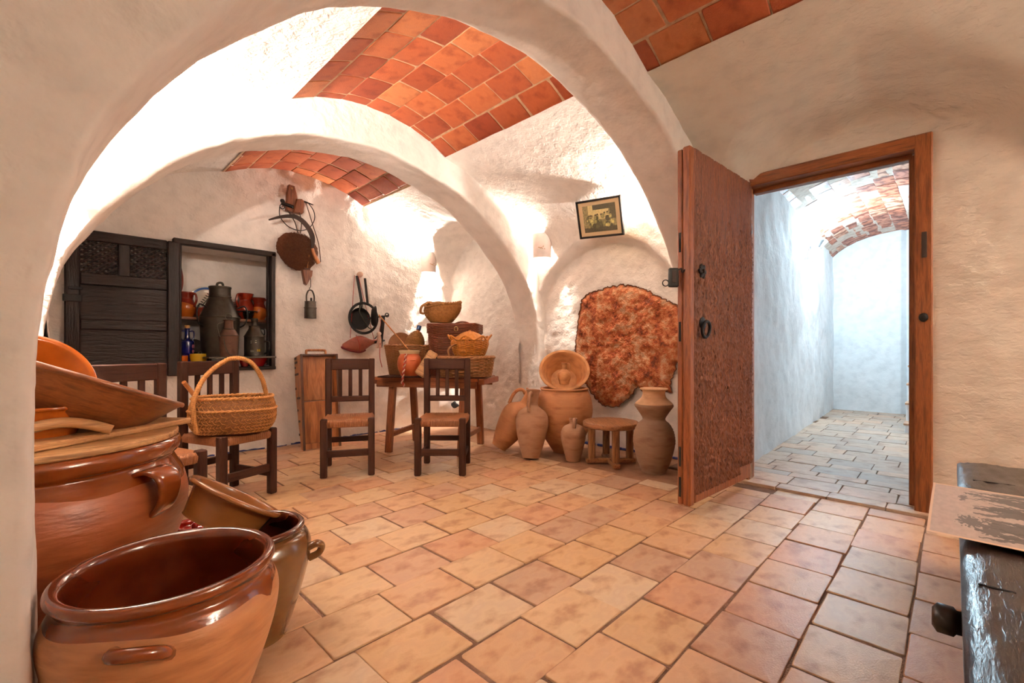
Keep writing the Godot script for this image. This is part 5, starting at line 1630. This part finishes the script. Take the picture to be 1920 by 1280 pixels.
	for s in [-1, 1]:
		handle(mc, [Vector3(s * 0.11, 0.41, 0.06), Vector3(s * 0.165, 0.43, 0.085), Vector3(s * 0.185, 0.36, 0.09), Vector3(s * 0.17, 0.28, 0.08), Vector3(s * 0.135, 0.25, 0.06)], 0.006, M.iron)
	# small rusty can in front
	var oc := thing("oil_can", "small rusty metal can standing before the milk can", "can", Vector3(1.07, 0.842, -4.292), 0.3)
	g = G.new()
	g.lathe(smooth(V2([0.0, 0.0, 0.058, 0.0, 0.062, 0.004, 0.066, 0.09, 0.072, 0.165, 0.073, 0.17, 0.070, 0.175, 0.045, 0.22, 0.034, 0.228, 0.033, 0.29, 0.046, 0.30, 0.04, 0.302, 0.0, 0.298]), 4), 40); part(oc, "body", g, M.rust)
	g = G.new(); g.tube(circle(Vector3(0, 0.172, 0), 0.073, 36, Vector3.RIGHT, Vector3.BACK), 0.003, 6, true); g.tube(circle(Vector3(0, 0.228, 0), 0.036, 28, Vector3.RIGHT, Vector3.BACK), 0.003, 6, true); part(oc, "seam_band", g, M.tin)
	g = G.new(); g.tube(circle(Vector3(0, 0.325, 0), 0.028, 20), 0.003, 6, true); part(oc, "lid_ring", g, M.tin)
	handle(oc, [Vector3(-0.04, 0.285, 0.0), Vector3(-0.09, 0.26, 0.0), Vector3(-0.085, 0.20, 0.0), Vector3(-0.07, 0.16, 0.0)], 0.004, M.tin)
	g = G.new(); g.tube(smooth3([Vector3(-0.06, 0.15, 0.03), Vector3(-0.055, 0.08, 0.045), Vector3(-0.03, 0.02, 0.055), Vector3(0.0, 0.02, 0.062)], 4), 0.004, 6); part(oc, "wire", g, M.tin)
	# dark bottle-shaped tin
	var tn := thing("tin_flask", "dark bottle-shaped tin with printed marks right of the milk can", "tin", Vector3(1.30, 0.842, -4.42), -0.4)
	g = G.new()
	g.lathe(smooth(V2([0.0, 0.0, 0.077, 0.0, 0.080, 0.004, 0.080, 0.165, 0.081, 0.172, 0.078, 0.178, 0.046, 0.24, 0.042, 0.262, 0.024, 0.268, 0.022, 0.30, 0.026, 0.304, 0.026, 0.33, 0.0, 0.332]), 4), 40); part(tn, "body", g, M.tin_dark)
	g = G.new(); g.tube(circle(Vector3(0, 0.172, 0), 0.081, 36, Vector3.RIGHT, Vector3.BACK), 0.003, 6, true); g.tube(circle(Vector3(0, 0.262, 0), 0.043, 28, Vector3.RIGHT, Vector3.BACK), 0.003, 6, true); g.tube(circle(Vector3(0, 0.006, 0), 0.081, 36, Vector3.RIGHT, Vector3.BACK), 0.003, 6, true); part(tn, "seam_band", g, M.tin)
	handle(tn, [Vector3(0.078, 0.13, 0.02), Vector3(0.115, 0.12, 0.03), Vector3(0.115, 0.05, 0.03), Vector3(0.078, 0.02, 0.02)], 0.007, M.iron)
	handle(tn, [Vector3(0.045, 0.24, 0.0), Vector3(0.075, 0.235, 0.01), Vector3(0.08, 0.20, 0.01), Vector3(0.072, 0.185, 0.0)], 0.005, M.iron)
	g = G.new()
	for q in [[-0.2, 0.13, 0.012, 0.004], [-0.2, 0.115, 0.010, 0.003], [0.25, 0.135, 0.012, 0.004], [0.25, 0.118, 0.014, 0.006], [-0.1, 0.05, 0.03, 0.002], [-0.1, 0.04, 0.03, 0.002]]:
		g.box(Vector3(sin(q[0]) * 0.0805, q[1], cos(q[0]) * 0.0805), Vector3(q[2], q[3], 0.001), 0.0, Basis(Vector3.UP, q[0]))
	part(tn, "printed_marks", g, M.white_glaze)
	g = G.new()
	for q in [[0.42, 0.05, 0.010, 0.020], [0.60, 0.05, 0.010, 0.020]]:
		g.box(Vector3(sin(q[0]) * 0.0805, q[1], cos(q[0]) * 0.0805), Vector3(q[2], q[3], 0.001), 0.0, Basis(Vector3.UP, q[0]))
	part(tn, "yellow_marks", g, M.yellow)
	# blue bottle
	var bb := thing("blue_bottle", "cobalt blue two-handled bottle with cork in the cupboard", "bottle", Vector3(0.835, 0.75, -4.56), 0.1)
	g = G.new()
	g.lathe(smooth(V2([0.0, 0.0, 0.040, 0.0, 0.044, 0.01, 0.044, 0.11, 0.050, 0.12, 0.050, 0.20, 0.044, 0.22, 0.022, 0.24, 0.018, 0.26, 0.017, 0.31, 0.021, 0.318, 0.021, 0.326, 0.0, 0.328]), 4), 36); part(bb, "body", g, M.blue_glass)
	for s in [-1, 1]: handle(bb, [Vector3(s * 0.018, 0.30, 0), Vector3(s * 0.045, 0.30, 0), Vector3(s * 0.046, 0.25, 0), Vector3(s * 0.034, 0.225, 0)], 0.005, M.blue_glass)
	g = G.new(); g.lathe(PackedVector2Array([Vector2(0, 0.325), Vector2(0.017, 0.325), Vector2(0.019, 0.35), Vector2(0, 0.352)]), 16); part(bb, "cork", g, M.cork)
	g = G.new(); g.ball(Vector3(0.030, 0.175, 0.041), Vector3(0.014, 0.018, 0.003), 10, 6, Basis(Vector3.UP, 0.6)); g.ball(Vector3(0.030, 0.135, 0.041), Vector3(0.012, 0.016, 0.003), 10, 6, Basis(Vector3.UP, 0.6)); part(bb, "painted_flowers", g, M.flower_paint)
	var yb: Node3D = bowl.call("yellow_bowl", "small mustard yellow bowl before the blue bottle", Vector3(0.90, 0.753, -4.49), 0.062, 0.112, M.yellow)
	bowl.call("black_goblet", "small black footed dish behind the yellow bowl", Vector3(0.935, 0.75, -4.66), 0.055, 0.125, M.black_glaze, "dish")
	var gp := thing("grey_plate", "grey metal plate standing behind the blue bottle", "plate", Vector3(0.91, 0.87, -4.77))
	gp.basis = Basis(Vector3.RIGHT, PI / 2 - 0.2)
	g = G.new(); g.lathe(smooth(V2([0.0, -0.012, 0.08, -0.012, 0.118, 0.004, 0.122, 0.008, 0.08, -0.004, 0.0, -0.004]), 4), 40); part(gp, "body", g, M.tin)
	bowl.call("orange_cup", "small orange cup at the cupboard's lower left corner", Vector3(0.80, 0.75, -4.50), 0.03, 0.10, M.glaze_orange, "cup")
	var rpot: Node3D = bowl.call("red_pot", "cherry red round pot under the metal tray, right side", Vector3(1.345, 0.75, -4.50), 0.082, 0.077, M.cherry, "pot")
	handle(rpot, [Vector3(0.075, 0.055, 0), Vector3(0.105, 0.06, 0), Vector3(0.10, 0.03, 0), Vector3(0.07, 0.02, 0)], 0.008, M.cherry)
	bowl.call("red_pot", "smaller cherry red pot under the metal tray, left of the round one", Vector3(1.235, 0.75, -4.47), 0.04, 0.07, M.cherry, "pot")

# ---------------------------------------------------------------- hung on the end wall
func hangings() -> void:
	var Z := -4.44
	var g := G.new()
	# pulley block
	var p := thing("pulley_block", "brown wooden yoke block with iron pegs high on the end wall", "block", Vector3(1.62, 2.30, Z))
	g.slab(PackedVector2Array([Vector2(-0.055, -0.115), Vector2(0.03, -0.13), Vector2(0.05, -0.10), Vector2(0.05, -0.02), Vector2(0.035, 0.07), Vector2(0.02, 0.125), Vector2(-0.03, 0.13), Vector2(-0.045, 0.06)]), -0.02, 0.03, 0.006); part(p, "board", g, M.pulley_wood)
	g = G.new(); g.slab(PackedVector2Array([Vector2(0.0, -0.13), Vector2(0.075, -0.13), Vector2(0.095, -0.11), Vector2(0.10, 0.0), Vector2(0.08, 0.015), Vector2(0.03, 0.005)]), 0.0, 0.05, 0.008); part(p, "cheek", g, M.pulley_wood)
	g = G.new(); g.tube(PackedVector3Array([Vector3(-0.01, 0.095, 0.025), Vector3(-0.01, 0.095, 0.036)]), 0.010, 10); part(p, "nail", g, M.brass)
	g = G.new(); g.tube(PackedVector3Array([Vector3(-0.10, -0.06, 0.03), Vector3(0.0, -0.075, 0.04)]), 0.016, 8); g.ball(Vector3(-0.09, -0.04, 0.03), Vector3(0.022, 0.02, 0.014), 10, 6); part(p, "iron_peg", g, M.iron)
	g = G.new(); g.tube(PackedVector3Array([Vector3(0.09, 0.005, 0.02), Vector3(0.19, -0.012, 0.03)]), 0.010, 8, false, 0.004); part(p, "iron_peg", g, M.iron)
	g = G.new(); g.tube(circle(Vector3(-0.095, -0.095, 0.035), 0.02, 18), 0.004, 6, true); part(p, "iron_ring", g, M.iron)
	# cord loop
	g = G.new(); g.tube(smooth3([Vector3(-0.115, -0.10, 0.03), Vector3(-0.11, -0.19, 0.03), Vector3(-0.04, -0.265, 0.035), Vector3(0.06, -0.285, 0.04), Vector3(0.15, -0.24, 0.035), Vector3(0.20, -0.15, 0.03), Vector3(0.195, -0.07, 0.025), Vector3(0.15, -0.01, 0.025)], 6), 0.004, 6); part(p, "wire_loop", g, M.iron)
	# esparto bag
	var e := thing("esparto_bag", "round hairy brown esparto bag hanging beside the cupboard", "bag", Vector3(1.665, 1.82, Z + 0.03))
	g = G.new()
	g.grid(func(a: float, b: float) -> Vector3:
		var th := a * TAU; var ph := (b - 0.5) * PI
		var r := 0.178 * (1.0 + 0.05 * cos(th * 2.0 + 0.7) + 0.03 * sin(th * 3.0))
		var n := nf.get_noise_3d(cos(th) * cos(ph) * 14.0, sin(th) * cos(ph) * 14.0, sin(ph) * 9.0)
		return Vector3(cos(th) * cos(ph) * r, sin(th) * cos(ph) * r, sin(ph) * 0.07) * (1.0 + 0.06 * n), 64, 28, true, false)
	part(e, "body", g, M.esparto)
	g = G.new()
	rng.seed = 33
	for k in 1100:
		var th := rng.randf() * TAU; var rr := sqrt(rng.randf())
		var r := 0.172 * rr
		var z := 0.070 * sqrt(maxf(0.0, 1.0 - rr * rr)) + 0.006
		var d := rng.randf() * TAU
		var c := Vector3(cos(th) * r, sin(th) * r, z)
		var v := Vector3(cos(d), sin(d), 0.25) * rng.randf_range(0.012, 0.024)
		g.tube(PackedVector3Array([c - v * 0.5, c + v * 0.5 + Vector3(0, 0, 0.004)]), 0.0018, 3, false, -1.0, false)
	part(e, "loose_fibres", g, M.esparto, "stuff")
	g = G.new()
	for s in [-1, 1]: g.tube(smooth3([Vector3(-0.05 + s * 0.055, 0.36, 0.03), Vector3(-0.01 + s * 0.03, 0.26, 0.035), Vector3(0.0 + s * 0.012, 0.165, 0.03)], 4), 0.005, 6)
	part(e, "cords", g, M.cord)
	# sickle
	var s := thing("sickle", "dark curved sickle with wooden handle across the esparto bag", "sickle", Vector3(1.62, 2.0, Z + 0.115))
	g = G.new()
	var mid := smooth(V2([-0.235, 0.04, -0.13, 0.09, -0.02, 0.115, 0.06, 0.085, 0.125, 0.01, 0.15, -0.07, 0.145, -0.15]), 6)
	var wd := PackedFloat32Array()
	var out := PackedVector2Array(); var inn := PackedVector2Array()
	for k in mid.size():
		var f := float(k) / (mid.size() - 1)
		var t := (mid[mini(k + 1, mid.size() - 1)] - mid[maxi(k - 1, 0)]).normalized()
		var n := Vector2(-t.y, t.x)
		var w := 0.006 + 0.018 * sin(minf(f * 1.5, 1.0) * PI * 0.5) - 0.012 * smoothstep(0.75, 1.0, f)
		out.append(mid[k] + n * w); inn.append(mid[k] - n * w)
	inn.reverse(); out.append_array(inn)
	g.slab(out, -0.003, 0.003, 0.001)
	part(s, "blade", g, M.iron_brown)
	g = G.new(); g.tube(smooth3([Vector3(0.145, -0.15, 0), Vector3(0.16, -0.20, 0), Vector3(0.205, -0.285, 0.0)], 4), 0.014, 10, false, 0.021); part(s, "grip", g, M.crate_wood)
	g = G.new(); g.tube(smooth3([Vector3(0.12, 0.30, -0.09), Vector3(0.15, 0.10, -0.02), Vector3(0.20, -0.10, 0.01), Vector3(0.215, -0.27, 0.02)], 5), 0.004, 6); part(s, "strap", g, M.cord)
	# wooden clapper
	var c := thing("wooden_bell", "small pointed wooden bell hanging below the sickle", "bell", Vector3(1.735, 1.60, Z + 0.06))
	g = G.new(); g.slab(PackedVector2Array([Vector2(-0.05, 0.05), Vector2(0.05, 0.05), Vector2(0.045, 0.0), Vector2(-0.005, -0.095), Vector2(-0.025, -0.085)]), -0.025, 0.025, 0.008); part(c, "body", g, M.pulley_wood)
	g = G.new(); g.box(Vector3(0.0, 0.058, 0.0), Vector3(0.06, 0.022, 0.03), 0.005); part(c, "collar", g, M.crate_dark)
	g = G.new(); g.tube(PackedVector3Array([Vector3(0.005, 0.06, 0), Vector3(0.01, 0.19, 0.03)]), 0.006, 6); part(c, "cord", g, M.cane)
	# lantern
	var l := thing("tin_lantern", "small grey tin canister with strap handle hanging on the wall", "canister", Vector3(1.773, 1.20, Z + 0.05))
	g = G.new(); g.lathe(smooth(V2([0.0, 0.0, 0.050, 0.0, 0.053, 0.003, 0.053, 0.085, 0.056, 0.09, 0.056, 0.10, 0.051, 0.104, 0.049, 0.15, 0.051, 0.155, 0.045, 0.158, 0.0, 0.158]), 3), 36); part(l, "body", g, M.tin)
	g = G.new(); g.tube(smooth3([Vector3(-0.035, 0.15, 0), Vector3(-0.036, 0.21, 0), Vector3(-0.02, 0.255, 0), Vector3(0.0, 0.265, 0), Vector3(0.02, 0.255, 0), Vector3(0.036, 0.21, 0), Vector3(0.035, 0.15, 0)], 5), 0.007, 6); part(l, "strap_handle", g, M.tin_dark)
	g = G.new(); g.tube(smooth3([Vector3(0.0, 0.262, 0.0), Vector3(-0.008, 0.285, 0.0), Vector3(0.004, 0.30, 0.0), Vector3(0.006, 0.40, -0.01)], 4), 0.003, 6); g.box(Vector3(0.0, 0.175, 0.02), Vector3(0.018, 0.03, 0.012), 0.003); part(l, "hook", g, M.iron)
	# pans
	for k in 2:
		var n := thing("frying_pan", ["black long-handled pan hanging flat inside the iron ring", "black long-handled pan hanging edge-on beside the flat one"][k], "pan", Vector3(2.265 + 0.075 * k, 1.66, Z + 0.03 + 0.025 * k))
		g = G.new()
		if k == 0:
			g.bar(Vector3(-0.01, 0, 0), Vector3(0.035, -0.26, 0.01), 0.030, 0.008, 0.002, Vector3.BACK)
			g.bar(Vector3(0.035, -0.26, 0.01), Vector3(0.025, -0.34, 0.01), 0.036, 0.008, 0.002, Vector3.BACK)
		else:
			g.bar(Vector3(-0.01, -0.02, 0), Vector3(0.022, -0.30, 0.0), 0.026, 0.008, 0.002, Vector3.BACK)
		part(n, "pan_handle", g, M.iron)
		g = G.new()
		g.lathe(smooth(V2([0.0, -0.02, 0.075, -0.02, 0.10, 0.0, 0.113, 0.018, 0.109, 0.019, 0.073, -0.014, 0.0, -0.014]), 4), 40)
		if k == 0: g.move(Transform3D(Basis(Vector3.RIGHT, PI / 2) , Vector3(0.005, -0.445, 0.02)))
		else: g.move(Transform3D(Basis(Vector3.UP, 1.18) * Basis(Vector3.RIGHT, PI / 2), Vector3(0.055, -0.42, 0.06)))
		part(n, "pan_bowl", g, M.iron)
	var hk := thing("wall_hook", "pale wooden wall peg holding the pans and red cord", "hook", Vector3(2.285, 1.675, Z))
	g = G.new(); g.ball(Vector3(0, 0, 0.035), Vector3(0.028, 0.03, 0.05), 14, 10); part(hk, "peg", g, M.white_cord)
	# iron ring trivet
	var tv := thing("iron_ring", "large flat iron ring hanging in front of the pans", "trivet", Vector3(2.30, 1.222, Z + 0.085))
	g = G.new()
	g.lathe(PackedVector2Array([Vector2(0.143, -0.004), Vector2(0.166, -0.004), Vector2(0.168, 0.0), Vector2(0.166, 0.004), Vector2(0.143, 0.004), Vector2(0.141, 0.0), Vector2(0.143, -0.004)]), 56); g.move(Transform3D(Basis(Vector3.RIGHT, PI / 2), Vector3.ZERO)); part(tv, "ring", g, M.iron)
	g = G.new(); g.tube(smooth3([Vector3(0.0, 0.155, 0.0), Vector3(-0.035, 0.12, 0), Vector3(-0.045, 0.06, 0.0), Vector3(-0.01, 0.0, 0.0), Vector3(0.05, -0.09, 0.0), Vector3(0.10, -0.115, 0.0)], 5), 0.005, 6); part(tv, "wire", g, M.tin)
	# steelyard
	var sy := thing("steelyard", "dark iron steelyard balance hanging at the right of the ring", "balance", Vector3(2.505, 1.10, Z + 0.10))
	g = G.new(); g.bar(Vector3(-0.19, 0.115, 0), Vector3(0.07, 0.165, 0), 0.014, 0.012, 0.003, Vector3.BACK); g.tube(circle(Vector3(0.055, 0.168, 0), 0.02, 14), 0.006, 6, true); part(sy, "beam_arm", g, M.iron)
	g = G.new(); g.bar(Vector3(0.012, 0.16, 0), Vector3(-0.025, -0.18, 0), 0.04, 0.02, 0.004, Vector3.BACK); part(sy, "beam", g, M.iron)
	g = G.new(); g.tube(PackedVector3Array([Vector3(-0.02, -0.02, 0), Vector3(-0.09, -0.09, 0.0)]), 0.005, 6); g.bar(Vector3(-0.09, -0.125, 0), Vector3(-0.02, -0.10, 0), 0.02, 0.014, 0.003, Vector3.BACK); part(sy, "hooks", g, M.iron)
	# wine skin
	var b := thing("wine_skin", "red brown leather wine skin hanging below the iron ring", "wine skin", Vector3(2.23, 0.955, Z + 0.06), 0.0)
	b.rotation.z = 0.13
	g = G.new()
	var rad := func(f: float) -> float: return 0.098 * pow(sin(clampf(f, 0.0, 1.0) * PI * 0.60 + 0.06), 0.8) * (1.0 - 0.78 * smoothstep(0.42, 0.92, f)) if f > 0 else 0.0
	g.grid(func(a: float, f: float) -> Vector3:
		var th := a * TAU; var r: float = rad.call(f)
		return Vector3(-0.155 + f * 0.40, sin(th) * r, cos(th) * r * 0.42), 40, 30, true, false)
	part(b, "skin", g, M.leather)
	g = G.new()
	var ep := PackedVector3Array()
	for k in 41:
		var f := 0.62 - 0.62 * k / 40.0
		ep.append(Vector3(-0.155 + f * 0.40, -rad.call(f) * 1.0 - 0.004, 0.0))
	g.tube(ep, 0.012, 8); part(b, "seam", g, M.leather_red)
	g = G.new(); g.lathe(smooth(V2([0.022, 0.0, 0.024, 0.015, 0.014, 0.05, 0.010, 0.09, 0.0, 0.09]), 3), 20); g.move(Transform3D(Basis(Vector3.BACK, -PI / 2), Vector3(0.235, 0, 0))); part(b, "spout", g, M.black_glaze)
	g = G.new()
	g.tube(PackedVector3Array([Vector3(-0.06, 0.07, 0.01), Vector3(0.085, 0.70, -0.02)]), 0.003, 5)
	g.tube(PackedVector3Array([Vector3(0.20, 0.02, 0.01), Vector3(0.125, 0.69, -0.02)]), 0.003, 5)
	g.tube(smooth3([Vector3(0.0, 0.095, 0.02), Vector3(0.015, 0.0, 0.044), Vector3(0.02, -0.08, 0.025)], 4), 0.003, 5)
	part(b, "red_cord", g, M.red_cord)
	# tassel with hanging strings
	var ts := thing("white_tassel", "white string tassel with long loose cords beside the steelyard", "tassel", Vector3(2.455, 0.985, Z + 0.12))
	g = G.new()
	rng.seed = 44
	for k in 14: g.tube(smooth3([Vector3(0, 0.08, 0), Vector3(rng.randf_range(-0.02, 0.02), 0.03, rng.randf_range(-0.02, 0.02)), Vector3(rng.randf_range(-0.035, 0.035), -0.07, rng.randf_range(-0.03, 0.03))], 3), 0.005, 5)
	g.ball(Vector3(0, 0.08, 0), Vector3(0.025, 0.022, 0.022), 10, 6)
	part(ts, "strings", g, M.white_cord, "stuff")
	g = G.new(); g.tube(smooth3([Vector3(0.0, 0.09, 0.0), Vector3(0.02, 0.20, 0), Vector3(0.0, 0.27, 0)], 4), 0.003, 5); g.tube(smooth3([Vector3(0.0, -0.02, 0.02), Vector3(-0.02, -0.16, 0.05), Vector3(0.0, -0.27, 0.06)], 4), 0.004, 5); part(ts, "long_cord", g, M.red_cord)

# ---------------------------------------------------------------- pictures
func picture() -> void:
	# sepia group photograph in a black frame
	var im := Image.create(192, 144, false, Image.FORMAT_RGB8)
	rng.seed = 90
	for y in 144:
		for x in 192:
			var n := nf.get_noise_2d(x * 0.08, y * 0.08) * 0.5 + 0.5
			var v := 0.42 + 0.35 * n
			if y < 78 and x > 30 and x < 150: v = 0.80 + 0.15 * n      # pale wall
			if y < 26 and x > 60: v = 0.28 + 0.1 * n                   # beam
			if x > 158 and y < 80: v = 0.30 + 0.12 * n
			if y > 118: v = 0.26 + 0.12 * n
			im.set_pixel(x, y, Color(v, v * 0.93, v * 0.66))
	# seated group and round loads
	for k in 46:
		var c := Vector2(rng.randf_range(18, 172), rng.randf_range(58, 118))
		var r := rng.randf_range(5, 13)
		var v := rng.randf_range(0.30, 0.95)
		for y in range(int(c.y - r * 1.2), int(c.y + r * 1.2)):
			for x in range(int(c.x - r), int(c.x + r)):
				if x < 0 or y < 0 or x > 191 or y > 143: continue
				var q := Vector2((x - c.x) / r, (y - c.y) / (r * 1.2)).length()
				if q < 1.0: im.set_pixel(x, y, Color(v, v * 0.95, v * 0.62) * (1.0 - 0.25 * q * q))
	for k in 8:
		var c := Vector2(38 + k * 17 + rng.randf_range(-4, 4), rng.randf_range(46, 60))
		for y in range(int(c.y - 7), int(c.y + 8)):
			for x in range(int(c.x - 6), int(c.x + 6)):
				var q := Vector2((x - c.x) / 6.0, (y - c.y) / 8.0).length()
				if q < 1.0: im.set_pixel(x, y, Color(0.22, 0.2, 0.14) if y < c.y - 2 else Color(0.66, 0.6, 0.42))
	var pm := mat(Color(1, 1, 1), 0.4, {"uv": true})
	pm.albedo_texture = ImageTexture.create_from_image(im)
	pm.uv1_scale = Vector3.ONE
	var o := thing("framed_picture", "framed sepia group photograph hanging above the rock niche", "picture")
	var pup := Vector3(-0.10, 0.277, 0.025).normalized()
	var prt := Vector3(0.0, -0.02, 1.0)
	prt = (prt - pup * prt.dot(pup)).normalized()
	o.transform = Transform3D(Basis(prt, pup, prt.cross(pup)), Vector3(3.245, 2.00, -2.125))
	var W := 0.43; var H := 0.315; var g := G.new()
	for s in [-1, 1]:
		g = G.new(); g.box(Vector3(0, s * (H / 2 - 0.008), 0), Vector3(W, 0.017, 0.022), 0.003); part(o, "frame_rail", g, M.black_frame)
		g = G.new(); g.box(Vector3(s * (W / 2 - 0.008), 0, 0), Vector3(0.017, H, 0.022), 0.003); part(o, "frame_rail", g, M.black_frame)
	g = G.new(); g.box(Vector3(0, 0, -0.004), Vector3(W - 0.03, H - 0.03, 0.006), 0.0); part(o, "mount", g, M.mount)
	g = G.new()
	g.v = PackedVector3Array([Vector3(-0.158, -0.11, 0.0), Vector3(0.158, -0.11, 0.0), Vector3(0.158, 0.11, 0.0), Vector3(-0.158, 0.11, 0.0)])
	g.uv = PackedVector2Array([Vector2(0, 1), Vector2(1, 1), Vector2(1, 0), Vector2(0, 0)])
	g.ix = PackedInt32Array([0, 2, 1, 0, 3, 2])
	part(o, "photograph", g, pm)

	# printed sheet lying on the black chest
	var is_ := Image.create(256, 192, false, Image.FORMAT_RGB8)
	for y in 192:
		for x in 256:
			var n := nf.get_noise_2d(x * 0.06, y * 0.06) * 0.5 + nf.get_noise_2d(x * 0.9, y * 0.9) * 0.2 + 0.5
			var v := 0.66 + 0.10 * n
			is_.set_pixel(x, y, Color(v, v * 0.90, v * 0.86))
	rng.seed = 14
	# dark streaks of the print: trees, posts and a crowd, lying along the sheet
	for k in 40:
		var y0 := rng.randf_range(14, 178)
		var x0 := rng.randf_range(66, 120)
		var th := rng.randf_range(1.5, 6.0)
		var v := rng.randf_range(0.24, 0.36)
		for x in range(int(x0), 256):
			var yc := y0 + 6.0 * sin(x * 0.03 + k) + nf.get_noise_2d(x * 0.05, k * 3.0) * 5.0
			var t2 := th * (0.4 + (x - x0) / 90.0)
			for y in range(int(yc - t2), int(yc + t2)):
				if y > 8 and y < 184: is_.set_pixel(x, y, Color(v, v * 0.93, v * 0.9))
	for q in [[70, 140, 26, 20], [100, 160, 18, 12], [60, 55, 10, 16], [80, 30, 22, 6]]:
		for y in range(q[1] - q[3], q[1] + q[3]):
			for x in range(q[0] - q[2], q[0] + q[2]):
				var r := Vector2((x - q[0]) / float(q[2]), (y - q[1]) / float(q[3])).length() + nf.get_noise_2d(x * 0.12, y * 0.12) * 0.6
				if r < 0.8 and x >= 0 and y >= 0 and y < 192: is_.set_pixel(x, y, Color(0.36, 0.33, 0.32))
	for y in 192:
		for x in 256:
			if x < 5 or y < 4 or y > 187: is_.set_pixel(x, y, Color(0.86, 0.74, 0.62))
	var sm := mat(Color(1, 1, 1), 0.35, {"uv": true})
	sm.albedo_texture = ImageTexture.create_from_image(is_)
	sm.uv1_scale = Vector3.ONE
	var sheet := G.new()
	sheet.grid(func(a: float, b: float) -> Vector3:
		# a runs away from the room into the chest top (z), b along x
		return Vector3(lerpf(1.485, 2.04, b) + 0.02 * a, 0.457 + 0.005 * sin(b * PI) + 0.006 * (1.0 - a) * (1.0 - a), lerpf(-0.046, 0.24, a)), 24, 24, false, true)
	for k in sheet.uv.size():
		var u := sheet.uv[k]
		sheet.uv[k] = Vector2(u.x, 1.0 - u.y)
	var sh := solo("printed_sheet", "large grey printed photograph sheet lying across the black chest", "print", sheet, sm)
	# black chest
	var c := thing("black_chest", "glossy black painted wooden chest at the right edge", "chest", Vector3.ZERO)
	g = G.new()
	g.grid(func(a: float, b: float) -> Vector3:
		var x := lerpf(0.55, 2.60, a); var z := lerpf(0.012, 0.62, b)
		var n := nf.get_noise_2d(x * 5 + z * 4, z * 60) * 0.0022 + nz.get_noise_2d(x * 3, z * 12) * 0.003
		var y := 0.446 + n
		if b < 0.001: y -= 0.012; 
		if b < 0.035 and b > 0.0: y -= 0.004
		return Vector3(x, y, z), 160, 60, false, true)
	part(c, "lid", g, M.bench)
	g = G.new(); g.box(Vector3(1.575, 0.410, 0.317), Vector3(2.05, 0.05, 0.61), 0.006); part(c, "lid_edge", g, M.bench)
	g = G.new(); g.box(Vector3(1.575, 0.215, 0.325), Vector3(2.0, 0.36, 0.58), 0.006); part(c, "body", g, M.bench_side)
	g = G.new(); g.box(Vector3(1.575, 0.025, 0.325), Vector3(2.03, 0.05, 0.60), 0.006); part(c, "plinth", g, M.bench_side)
	g = G.new()
	g.lathe(PackedVector2Array([Vector2(0, 0.0), Vector2(0.022, 0.0), Vector2(0.024, 0.03), Vector2(0.030, 0.034), Vector2(0.030, 0.058), Vector2(0.018, 0.066), Vector2(0, 0.066)]), 8); g.move(Transform3D(Basis(Vector3.RIGHT, -PI / 2), Vector3(1.27, 0.355, 0.035))); part(c, "knob", g, M.knob)
	for q in [[2.25, 0.10, 0.10], [1.26, 0.06, 0.05], [1.22, 0.20, 0.14], [2.42, 0.32, 0.05]]:
		g = G.new(); g.box(Vector3(q[0], 0.4462, q[1]), Vector3(0.006, 0.004, q[2]), 0.001); part(c, "crack", g, M.dark_hole)

func _ready() -> void:
	nz.seed = 4; nz.frequency = 1.0; nz.fractal_octaves = 3
	nf.seed = 8; nf.frequency = 1.0; nf.fractal_octaves = 2
	rng.seed = 1
	look()
	textures()
	materials()
	room()
	passage()
	lamps()
	door()
	chairs()
	glazed_jars()
	clay_jugs()
	straw_basket()
	table()
	crate()
	cupboard()
	hangings()
	picture()
